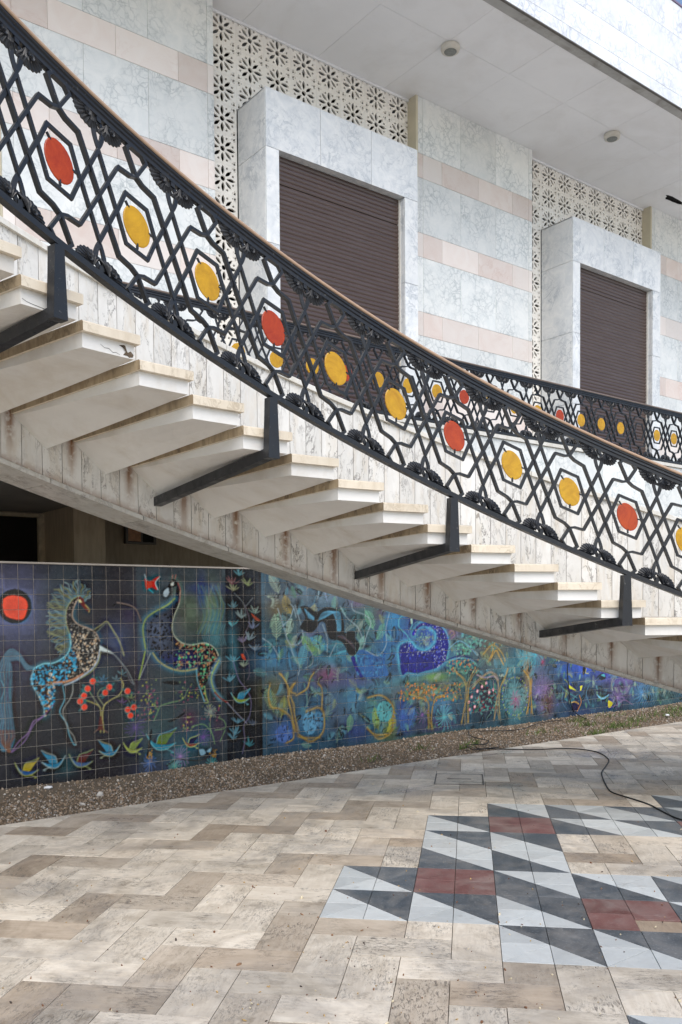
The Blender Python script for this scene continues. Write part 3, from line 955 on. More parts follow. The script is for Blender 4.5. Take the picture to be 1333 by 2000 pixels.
while p < W_B - .01:
    q = min(p + seg, W_B)
    WS(sweep('wall_coping', p + .0003, q - .0003, [(RS - .028, WALL_TOP), (RS + ST + .03, WALL_TOP), (RS + ST + .03, WALL_TOP + .042), (RS - .022, WALL_TOP + .042), (RS - .028, WALL_TOP + .036)], M['coping'], 5))
    if zr(q) + WALL_BOT > -.1:
        WS(sweep('underside_slab', p + .0004, q - .0004, [(RS - .010, WALL_BOT - .034), (RS + ST + .012, WALL_BOT - .034), (RS + ST + .012, WALL_BOT), (RS - .006, WALL_BOT), (RS - .010, WALL_BOT - .004)], M['coping'] if 0 else M['marble_under'] if 'marble_under' in M else M.setdefault('marble_under', marble('marble_underside', (.56, .55, .51), (.46, .45, .42), (.24, .23, .21), 1.6, .08, 1.4, .45, .08, (.22, .16, .09), .55)), 5))
    p = q

# ---- steps: marble slab on a tapering concrete arm
def step(i):
    tip, back, top = TA + TDA * i, TA + TDA * i - TW, TZ - TRI * i
    r0, th = RB + .05, .056
    ov_p, ov_r = .020 / RB, .034
    # concrete arm
    pf, pb = tip - ov_p, back + .003
    ra, rb = r0 + ov_r, RS + .002
    zt = top - th
    nu, nv = 8, 4
    v, f = [], []
    def low(u, w):
        """underside: u 0 end .. 1 root, w 0 back .. 1 front"""
        end = zt - .078
        wk = .56 + .44 * (1 - u)                   # keel runs from the middle of the root to the front corner of the end
        root_back, root_keel, root_front = zt - .012, zt - .205, zt - .10
        e = end
        if w <= wk: rt = root_back + (root_keel - root_back) * (w / wk)
        else: rt = root_keel + (root_front - root_keel) * ((w - wk) / max(1e-6, 1 - wk))
        return e + (rt - e) * u
    ws = [0, .19, .38, .56, .78, 1.0]
    for a in range(nu + 1):
        u = a / nu; r = ra + (rb - ra) * u
        wk = .56 + .44 * (1 - u)
        wl = [0, wk * .33, wk * .66, wk, wk + (1 - wk) * .5, 1.0]
        for w in wl:
            ph = pb + (pf - pb) * w
            v.append(cyl(ph, r, low(u, w)))
        for w in wl:
            ph = pb + (pf - pb) * w
            v.append(cyl(ph, r, zt - .0005))
    k = 12
    for a in range(nu):
        o = a * k
        for b in range(5):
            f.append((o + b, o + b + 1, o + k + b + 1, o + k + b))
            f.append((o + 6 + b, o + k + 6 + b, o + k + 7 + b, o + 7 + b))
        f.append((o, o + k, o + k + 6, o + 6)); f.append((o + 5, o + 11, o + k + 11, o + k + 5))
    f.append((0, 6, 7, 8, 9, 10, 11, 5, 4, 3, 2, 1))
    e = nu * k
    f.append(tuple(e + q for q in (0, 1, 2, 3, 4, 5, 11, 10, 9, 8, 7, 6)))
    c = np.array(cyl((tip + back) / 2, (ra + rb) / 2, top))
    arm = S(obj('step', np.array(v) - c, f, M['concrete_white'], None, loc=tuple(c)))
    # marble slab, nosing slightly rounded
    v, f = [], []
    na = 6
    sec = [(0, -th), (0, -.010), (.006, -.002), (.012, 0), (RS - r0 - .001, 0), (RS - r0 - .001, -th)]
    for a in range(na + 1):
        ph = back + (tip - back) * a / na
        v += [cyl(ph, r0 + s, top + z) for s, z in sec]
    k = len(sec)
    for a in range(na):
        for q in range(k):
            j = (q + 1) % k
            f.append((a * k + q, a * k + j, (a + 1) * k + j, (a + 1) * k + q))
    f.append(tuple(range(k - 1, -1, -1))); f.append(tuple(range(na * k, na * k + k)))
    fm = [0] * len(f); fm[-2] = 1
    slab = put('step_slab', new_mesh('step_slab', np.array(v) - c, f, [M['marble_step'], M['step_dirty']], False, fm), arm)
    return arm, c, (pf, pb, ra, zt)
for i in range(T_FIRST, T_LAST + 1):
    if TZ - TRI * i < .08: break
    arm, c, (pf, pb, ra, zt) = step(i)
    if i == 2:                                     # the end of this step has spalled open
        v, f = [], []
        ring = [(.30, -.018), (.20, -.012), (.16, -.045), (.22, -.066), (.13, -.066), (.10, -.074), (.03, -.068), (.01, -.055), (.06, -.040), (.14, -.052), (.20, -.030)]
        n = len(ring)
        for dep in (-.0015, .0):
            v += [cyl(pf + (pb - pf) * s, ra + dep, zt + z) for s, z in ring]
        v += [cyl(pf + (pb - pf) * (s * .7 + .04), ra - .004 - .006 * random.random(), zt + z * .9 - .004) for s, z in ring]
        for q in range(n):
            j = (q + 1) % n
            f.append((q, j, n + j, n + q)); f.append((q, 2 * n + q, 2 * n + j, j))
        f.append(tuple(2 * n + q for q in range(n - 1, -1, -1)))
        o = obj('spalled_patch', np.array(v) - c, f, plain('crumbled_concrete', (.13, .095, .065), .95, .5, 30, .6), arm)
        def crack(pts, wd):
            v, f = [], []
            for q, (s, z) in enumerate(pts):
                hw = wd * (1 - abs(q / (len(pts) - 1) - .5))
                v += [cyl(pf + (pb - pf) * s, ra - .0012, zt + z - hw), cyl(pf + (pb - pf) * s, ra - .0012, zt + z + hw)]
            for q in range(len(pts) - 1): f.append((2 * q, 2 * q + 2, 2 * q + 3, 2 * q + 1))
            obj('crack', np.array(v) - c, f, M['dark'], arm)
        crack([(.28, -.07), (.36, -.062), (.42, -.066), (.50, -.05), (.58, -.052), (.66, -.038)], .0016)
    if i == 1:
        v, f = [], []
        pts = [(.98, -.05), (.9, -.060), (.8, -.064), (.66, -.068), (.55, -.071), (.45, -.074)]
        for q, (s, z) in enumerate(pts):
            v += [cyl(pf + (pb - pf) * s, ra - .0012, zt + z - .001), cyl(pf + (pb - pf) * s, ra - .0012, zt + z + .0016)]
        for q in range(len(pts) - 1): f.append((2 * q, 2 * q + 2, 2 * q + 3, 2 * q + 1))
        obj('crack', np.array(v) - c, f, M['dark'], arm)

# ================================================================== balustrades
def strap(path, w, d, n0=0., closed=False):
    """flat bar following a 2D path (s, z); w in the plane, d across it"""
    n = len(path); v, f = [], []
    for k in range(n):
        p = path[k]
        a = path[k - 1] if (k > 0 or closed) else None
        b = path[(k + 1) % n] if (k < n - 1 or closed) else None
        def nrm(u, t):
            l = math.hypot(t[0] - u[0], t[1] - u[1]); return (-(t[1] - u[1]) / l, (t[0] - u[0]) / l)
        if a is None: m = nrm(p, b)
        elif b is None: m = nrm(a, p)
        else:
            x, y = nrm(a, p), nrm(p, b)
            den = max(.35, 1 + x[0] * y[0] + x[1] * y[1]); m = ((x[0] + y[0]) / den, (x[1] + y[1]) / den)
        for sg in (-.5, .5):
            for dd in (-.5, .5):
                v.append((p[0] + m[0] * w * sg, n0 + d * dd, p[1] + m[1] * w * sg))
    rng_ = range(n) if closed else range(n - 1)
    for k in rng_:
        a, b = 4 * k, 4 * ((k + 1) % n)
        f += [(a, b, b + 2, a + 2), (a + 1, a + 3, b + 3, b + 1), (a, a + 1, b + 1, b), (a + 2, b + 2, b + 3, a + 3)]
    if not closed:
        f += [(0, 2, 3, 1), (4 * n - 4, 4 * n - 3, 4 * n - 1, 4 * n - 2)]
    return v, f
ZD = -.479
def ring_shape(p): return strap([(s * p, ZD + z) for s, z in ((-.145, .133), (.145, .133), (.262, 0), (.145, -.133), (-.145, -.133), (-.262, 0))], .018, .018, 0, True)
def link_shape(p): return strap([(s * p, ZD + z) for s, z in ((.5, .232), (.728, 0), (.5, -.232), (.272, 0))], .0175, .022, 0, True)
def zig(p, sg):
    path = [(-.035, .425), (-.135, .372), (.0, .262), (.085, .242), (.245, .232), (.755, -.232), (.915, -.242), (1.0, -.262), (1.135, -.372), (1.035, -.425)]
    path = [((s if sg > 0 else 1 - s) * p, ZD + z) for s, z in path]
    return strap(path, .0150, .034 if sg > 0 else .031)
def disc_shape(p, n=26):
    a, b = .180 * p, .098
    v, f = [], []
    for nn, k in ((-.005, .96), (-.003, 1), (.003, 1), (.005, .96)):
        v += [(a * k * math.cos(2 * math.pi * q / n), nn, ZD + b * k * math.sin(2 * math.pi * q / n)) for q in range(n)]
    for r in range(3):
        for q in range(n):
            j = (q + 1) % n; f.append((r * n + q, r * n + j, (r + 1) * n + j, (r + 1) * n + q))
    f.append(tuple(range(n - 1, -1, -1))); f.append(tuple(range(3 * n, 4 * n)))
    return v, f
def clip_shape(p, a):
    a0, b0 = .180 * p, .098
    c, s = math.cos(a), math.sin(a)
    q0 = (a0 * c * .90, ZD + b0 * s * .90); q1 = (a0 * c * 1.28, ZD + b0 * s * 1.20)
    return strap([q0, q1], .008, .014)
def ornament(p, up):
    """cast acanthus spray at the foot (up) or head of the lattice: open bud, two ridged shells, two trailing leaves"""
    v, f = [], []
    def add(vs, fs):
        b = len(v); v.extend(vs); f.extend(tuple(b + i for i in q) for q in fs)
    # bud with an eye
    n = 18; outer, inner = [], []
    for k in range(n):
        t = 2 * math.pi * k / n
        rad = math.cos(t) * .5 + .5                      # 1 at the tip
        y = .088 + .080 * math.cos(t); x = .047 * math.sin(t) * (1 - .60 * rad ** 1.6)
        outer.append((x, y)); 
        inner.append((.021 * math.sin(t) * (1 - .6 * rad), .082 + .044 * math.cos(t)))
    vs, fs = [], []
    for pts, d in ((outer, -.005), (inner, -.008), (inner, .008), (outer, .005)):
        vs += [(x, d, y) for x, y in pts]
    for a, b in ((0, 1), (1, 2), (2, 3), (3, 0)):
        for k in range(n):
            j = (k + 1) % n; fs.append((a * n + k, a * n + j, b * n + j, b * n + k))
    add(vs, fs)
    for sx in (-1, 1):
        # ridged shell
        lobes = 9; m = lobes * 2 + 1
        mid, rim = [], []
        for k in range(m):
            t = math.radians(-4 + 128 * k / (m - 1)); ridge = k % 2
            rr = (.084 if ridge else .078) * (1 - .16 * (k / m - .3) ** 2)
            ctr = (sx * .046, .006)
            rim.append((ctr[0] + sx * math.cos(t) * rr * 1.22, ctr[1] + math.sin(t) * rr, .005))
            mid.append((ctr[0] + sx * math.cos(t) * rr * .66, ctr[1] + math.sin(t) * rr * .62, .021 if ridge else .0145))
        vs = [(sx * .046, -.014, .006), (sx * .046, .014, .006)]
        for side in (-1, 1):
            vs += [(x, side * d, y) for x, y, d in mid]; vs += [(x, side * d, y) for x, y, d in rim]
        fs = []
        for si, b in ((0, 2), (1, 2 + 2 * m)):
            for k in range(m - 1):
                fs.append((si, b + k, b + k + 1)); fs.append((b + k, b + m + k, b + m + k + 1, b + k + 1))
        for k in range(m - 1):
            fs.append((2 + m + k, 2 + 3 * m + k, 2 + 3 * m + k + 1, 2 + m + k + 1))
        add(vs, fs)
        # scroll boss
        vs, fs = [], []; n2 = 12
        for rr, d in ((.022, .010), (.018, .026), (.009, .022), (.004, .030)):
            vs += [(sx * .072 + rr * math.cos(6.283 * k / n2), -d, .032 + rr * math.sin(6.283 * k / n2)) for k in range(n2)]
        for r_ in range(3):
            for k in range(n2):
                j = (k + 1) % n2; fs.append((r_ * n2 + k, r_ * n2 + j, (r_ + 1) * n2 + j, (r_ + 1) * n2 + k))
        fs.append(tuple(range(3 * n2, 4 * n2)))
        add(vs, fs)
        # trailing leaf with a midrib
        L = 8; top, rib, bot = [], [], []
        for k in range(L + 1):
            t = k / L; x = .07 + (.37 * p - .07) * t
            top.append((x, .046 * (1 - t) ** 1.3 + .006 + .004 * math.sin(t * 19))); rib.append((x, .022 * (1 - t) + .002)); bot.append((x, -.004))
        vs = [(sx * x, -.004, y) for x, y in top] + [(sx * x, -.017, y) for x, y in rib] + [(sx * x, -.006, y) for x, y in bot] + \
             [(sx * x, .004, y) for x, y in top] + [(sx * x, .017, y) for x, y in rib] + [(sx * x, .006, y) for x, y in bot]
        fs = []; q = L + 1
        for k in range(L):
            for a, b in ((0, 1), (1, 2), (3, 4), (4, 5), (0, 3), (2, 5)):
                fs.append((a * q + k, a * q + k + 1, b * q + k + 1, b * q + k))
        add(vs, fs)
    # stem
    vs, fs = strap([(0, .0), (0, .030)], .024, .030); add(vs, fs)
    if up: v = [(s + .5 * p, n_, -.876 + y) for s, n_, y in v]
    else: v = [(s + .5 * p, n_, -.080 - y * 1.0) for s, n_, y in v]
    return v, f

RAIL_CAP = [(-.036, -.022), (.036, -.022), (.040, -.012), (.034, -.002), (.018, .004), (-.018, .004), (-.034, -.002), (-.040, -.012)]
RAIL_MOULD = [(-.030, -.0225), (-.030, -.036), (-.022, -.042), (-.024, -.058), (-.016, -.064), (-.016, -.086), (.016, -.086), (.016, -.064), (.024, -.058), (.022, -.042), (.030, -.036), (.030, -.0225)]
FOOT = [(-.024, -.878), (-.024, -.911), (.024, -.911), (.024, -.878)]

# ---- curved balustrade along the stair
PN, DPN = .46178, .0813368
bal = thing('stair_balustrade', cyl(1.1, RB, 0), 'curving black iron balustrade with orange and yellow glass discs along the stair', 'balustrade')
BALI = Matrix.Translation(-Vector(cyl(1.1, RB, 0)))
def helix(v, k):
    return [cyl(PHI0 + k * DPN + s / RB, RB + n_, zr(PHI0 + k * DPN + s / RB) + z) for s, n_, z in v]
def BL(name, v, f, mat, smooth=False):
    v = np.array(v); c = v.mean(axis=0)
    o = obj(name, v - c, f, mat, bal, smooth, loc=tuple(c)); o.matrix_parent_inverse = BALI
    return o
K0, K1 = -4, 16
pa, pb = PHI0 + (K0 - .5) * DPN, PHI0 + (K1 + .5) * DPN
for nm, sec, mt in (('handrail_cap', RAIL_CAP, 'rail_tan'), ('rail_moulding', RAIL_MOULD, 'iron'), ('bottom_rail', FOOT, 'iron')):
    o = sweep(nm, pa, pb, [(RB + a, b) for a, b in sec], M[mt], 90, bal, nm == 'handrail_cap'); o.matrix_parent_inverse = BALI
for k in range(K0, K1 + 1):
    v, f = ring_shape(PN); BL('hexagon_ring', helix(v, k), f, M['iron'])
    v, f = disc_shape(PN)
    d = BL('glass_disc', helix(v, k), f, M['disc_orange'] if k % 3 == 0 else M['disc_yellow'], False)
    d['label'] = 'orange glass disc' if k % 3 == 0 else 'yellow glass disc'
    for a in (2.25, .15, 4.75):
        v, f = clip_shape(PN, a); BL('disc_clip', helix(v, k), f, M['iron'])
    if k < K1:
        v, f = link_shape(PN); BL('diamond_link', helix(v, k), f, M['iron'])
        for sg in (1, -1):
            v, f = zig(PN, sg); BL('zigzag_strap', helix(v, k), f, M['iron'])
        for up in (False, True):
            v, f = ornament(PN, up); BL('leaf_ornament', helix(v, k), f, M['iron'])
# brackets carrying it: a tapering post and a sloping arm under the step
for i in (-3, 1, 5, 9, 13, 17):
    ph = TA + TDA * (i - .53); top = TZ - TRI * i
    zt = zr(ph) - .911
    zb = top - .192
    v, f = [], []
    for z, w in ((zt, .027), (zb, .041)):
        for r in (RB - .026, RB + .036):
            for sg in (-1, 1): v.append(cyl(ph + sg * w / RB, r, z))
    f += [(0, 1, 5, 4), (2, 6, 7, 3), (0, 4, 6, 2), (1, 3, 7, 5), (4, 5, 7, 6), (0, 2, 3, 1)]
    BL('bracket_post', v, f, M['iron'])
    v = []
    for r, z0, z1 in ((RB + .0365, top - .192, top - .128), (RS - .001, top - .330, top - .264)):
        for z in (z0, z1):
            for sg in (-1, 1): v.append(cyl(ph + sg * .030 / r, r, z))
    f = [(0, 2, 3, 1), (4, 5, 7, 6), (0, 1, 5, 4), (2, 6, 7, 3), (0, 4, 6, 2), (1, 3, 7, 5)]
    BL('bracket_arm', v, f, M['iron'])

# ---- straight balustrade on the gallery
GX, GP_, GZ, GY = 5.833, .5223, 5.145, MURAL_Y + .03
gb_ = thing('gallery_balustrade', (GX, GY, FLOOR_Z), 'straight black iron balustrade with glass discs along the upper gallery', 'balustrade')
def GB(name, key, maker, mat, k, smooth=False):
    kk = ('gal', key, mat.name)
    if kk not in _shared:
        v, f = maker(); _shared[kk] = new_mesh(name, v, f, mat, smooth)
    return put(name, _shared[kk], gb_, (GP_ * k, 0, GZ - FLOOR_Z))
G0, G1 = -7, 25
RED = {k for k in range(G0, G1) if k % 4 == 2}
NODISC = {14}
for k in range(G0, G1):
    GB('hexagon_ring', 'ring', lambda: ring_shape(GP_), M['iron'], k)
    if k not in NODISC:
        red = k in RED
        d = GB('glass_disc', 'disc%d' % red, lambda: disc_shape(GP_), M['disc_orange' if red else 'disc_yellow'], k)
        d['label'] = 'orange glass disc' if red else 'yellow glass disc'
    GB('diamond_link', 'link', lambda: link_shape(GP_), M['iron'], k)
    GB('zigzag_strap', 'za', lambda: zig(GP_, 1), M['iron'], k)
    GB('zigzag_strap', 'zb', lambda: zig(GP_, -1), M['iron'], k)
    GB('leaf_ornament', 'oa', lambda: ornament(GP_, False), M['iron'], k)
    GB('leaf_ornament', 'ob', lambda: ornament(GP_, True), M['iron'], k)
def bar(sec, x0, x1):
    k = len(sec); v = [(x, a, b) for x in (x0, x1) for a, b in sec]
    return v, [(i, (i + 1) % k, k + (i + 1) % k, k + i) for i in range(k)] + [tuple(range(k - 1, -1, -1)), tuple(range(k, 2 * k))]
for nm, sec, mt in (('handrail_cap', RAIL_CAP, 'rail_dull'), ('rail_moulding', RAIL_MOULD, 'iron'), ('bottom_rail', FOOT, 'iron')):
    v, f = bar(sec, (G0 - .5) * GP_, (G1 + .5) * GP_); obj(nm, v, f, M[mt], gb_, False, loc=(0, 0, GZ - FLOOR_Z))
k = G0
while k < G1:
    v = box(-.02, .02, -.02, .02, -(GZ - FLOOR_Z) + .0, -.905); obj('foot_post', v, BOXF, M['iron'], gb_, loc=(GP_ * k, 0, GZ - FLOOR_Z)); k += 4
# ================================================================== the tiled mural
MX0, MX1, MTOP, TS = 1.15, 17.65, 2.193, .15
RES = .005
CW, CH = int((MX1 - MX0) / RES), int(MTOP / RES) + 2
canvas = np.zeros((CH, CW, 3), np.float32)
prng = np.random.default_rng(5)
GAIN = .88
def col(c):
    v = np.array(srgb(*c), np.float32) * GAIN * np.array([.98, 1.02, .98], np.float32)
    return v + (v.mean() - v) * .08
def mp(x, y):
    """mural pixel of a spot given by the photograph's frame"""
    p = on_y(x, y, MURAL_Y); return ((p[0] - MX0) / RES, p[2] / RES)
def zc_(ox, oy, s=4.443):
    return lambda x, y: (ox + x / s, oy + y / s)
def blob(x, y, rx, ry, c, a=1., hard=2.):
    cx_, cy_ = mp(x, y); ex, _ = mp(x + rx, y); _, ey = mp(x, y - ry)
    sx, sy = max(1., ex - cx_), max(1., ey - cy_)
    x0, x1, y0, y1 = int(max(0, cx_ - 2.6 * sx)), int(min(CW, cx_ + 2.6 * sx)), int(max(0, cy_ - 2.6 * sy)), int(min(CH, cy_ + 2.6 * sy))
    if x1 <= x0 or y1 <= y0: return
    Y, X = np.mgrid[y0:y1, x0:x1]
    w = a * np.exp(-(((X - cx_) / sx) ** 2 + ((Y - cy_) / sy) ** 2) ** (hard / 2))
    canvas[y0:y1, x0:x1] += w[..., None] * (col(c) - canvas[y0:y1, x0:x1])
def spline(pts, n=8):
    P = [np.array(p, float) for p in pts]
    if len(P) < 3: return P
    P = [2 * P[0] - P[1]] + P + [2 * P[-1] - P[-2]]
    out = []
    for k in range(1, len(P) - 2):
        for t in np.linspace(0, 1, n + 1)[:-1]:
            a, b, d, e = P[k - 1], P[k], P[k + 1], P[k + 2]
            out.append(.5 * ((2 * b) + (d - a) * t + (2 * a - 5 * b + 4 * d - e) * t * t + (3 * b - a - 3 * d + e) * t ** 3))
    out.append(P[-2])
    return out
def stroke_m(pts, w, c, a=1., soft=0.):
    """polyline in mural pixels, half width w (pixels)"""
    pts = np.array(pts, float)
    m = w + 2 + soft * 2.2
    x0, x1 = int(max(0, pts[:, 0].min() - m)), int(min(CW, pts[:, 0].max() + m + 1))
    y0, y1 = int(max(0, pts[:, 1].min() - m)), int(min(CH, pts[:, 1].max() + m + 1))
    if x1 <= x0 or y1 <= y0: return
    Y, X = np.mgrid[y0:y1, x0:x1]
    D = np.full(X.shape, 1e9)
    for p, q in zip(pts[:-1], pts[1:]):
        d = q - p; L = d @ d + 1e-9
        t = np.clip(((X - p[0]) * d[0] + (Y - p[1]) * d[1]) / L, 0, 1)
        D = np.minimum(D, (X - p[0] - t * d[0]) ** 2 + (Y - p[1] - t * d[1]) ** 2)
    D = np.sqrt(D)
    al = np.clip(w + .5 - D, 0, 1) if soft <= 0 else np.exp(-(np.maximum(D - w, 0) / soft) ** 2)
    al = (a * al)[..., None]
    canvas[y0:y1, x0:x1] += al * (col(c) - canvas[y0:y1, x0:x1])
def stroke(z, pts, w, c, a=1., soft=0., n=8, glow=None):
    m = [mp(*z(*p)) for p in pts]
    m = spline(m, n); w = w * .7
    if glow: stroke_m(m, w, glow[0], glow[2], glow[1])
    stroke_m(m, w, c, a, soft)
    return m
def inside(poly, X, Y):
    r = np.zeros(X.shape, bool); n = len(poly)
    for k in range(n):
        (xa, ya), (xb, yb) = poly[k], poly[(k + 1) % n]
        if ya == yb: continue
        cnd = ((Y >= ya) != (Y >= yb)) & (X < (xb - xa) * (Y - ya) / (yb - ya) + xa)
        r ^= cnd
    return r
def fill(z, pts, c, a=1., smooth=True, glow=None):
    m = [mp(*z(*p)) for p in pts]
    if smooth: m = spline(m + [m[0]], 6)[:-1]
    if glow: stroke_m(list(m) + [m[0]], 1, glow[0], glow[2], glow[1])
    A = np.array(m)
    x0, x1 = int(max(0, A[:, 0].min())), int(min(CW, A[:, 0].max() + 2)); y0, y1 = int(max(0, A[:, 1].min())), int(min(CH, A[:, 1].max() + 2))
    if x1 <= x0 or y1 <= y0: return m
    Y, X = np.mgrid[y0:y1, x0:x1]
    k = inside(m, X + .01, Y + .013)
    canvas[y0:y1, x0:x1][k] += a * (col(c) - canvas[y0:y1, x0:x1][k])
    return m
def dot_m(x, y, r, c, a=1.):
    x0, x1, y0, y1 = int(max(0, x - r - 1)), int(min(CW, x + r + 2)), int(max(0, y - r - 1)), int(min(CH, y + r + 2))
    if x1 <= x0 or y1 <= y0: return
    Y, X = np.mgrid[y0:y1, x0:x1]
    al = (a * np.clip(r + .5 - np.hypot(X - x, Y - y), 0, 1))[..., None]
    canvas[y0:y1, x0:x1] += al * (col(c) - canvas[y0:y1, x0:x1])
def dots_in(m, n, rad, cols, test=None, a=1.):
    A = np.array(m); lo, hi = A.min(0), A.max(0)
    k = 0
    for _ in range(n * 6):
        p = lo + (hi - lo) * prng.random(2)
        if not inside(m, np.array([p[0]]), np.array([p[1]]))[0]: continue
        u = (p - lo) / (hi - lo)
        if test and not test(u[0], u[1]): continue
        dot_m(p[0], p[1], prng.uniform(*rad), cols[prng.integers(len(cols))], a)
        k += 1
        if k >= n: break
def frond(x, y, ang, L, c, leaves=9, wd=1.0, curl=.6, spots=False, leaf=.33, a=.9):
    """feathery branch in mural pixels"""
    pts = []; px_, py_, an = x, y, ang
    for k in range(leaves + 1):
        pts.append((px_, py_)); px_ += L / leaves * math.cos(an); py_ += L / leaves * math.sin(an); an += curl / leaves
    stroke_m(pts, wd * .8, c, a)
    for k in range(1, leaves + 1):
        t = k / leaves; ll = L * leaf * math.sin(math.pi * min(1, .18 + .8 * t)) 
        d = math.atan2(pts[k][1] - pts[k - 1][1], pts[k][0] - pts[k - 1][0])
        for s in (-1, 1):
            e = (pts[k][0] + ll * math.cos(d + s * .95), pts[k][1] + ll * math.sin(d + s * .95))
            if spots:
                for q in (.35, .65, .95): dot_m(pts[k][0] + (e[0] - pts[k][0]) * q, pts[k][1] + (e[1] - pts[k][1]) * q, 1.1, (18, 24, 30), .85)
            else:
                stroke_m([pts[k], e], wd * 1.1, c, a * .85)
def flower(x, y, R, c, n=16, w=.8, a=.8):
    for k in range(n):
        t = 6.283 * k / n + prng.uniform(-.1, .1); r2 = R * prng.uniform(.7, 1.1)
        stroke_m(spline([(x, y), (x + .6 * r2 * math.cos(t + .15), y + .6 * r2 * math.sin(t + .15)), (x + r2 * math.cos(t), y + r2 * math.sin(t))], 4), w, c, a)

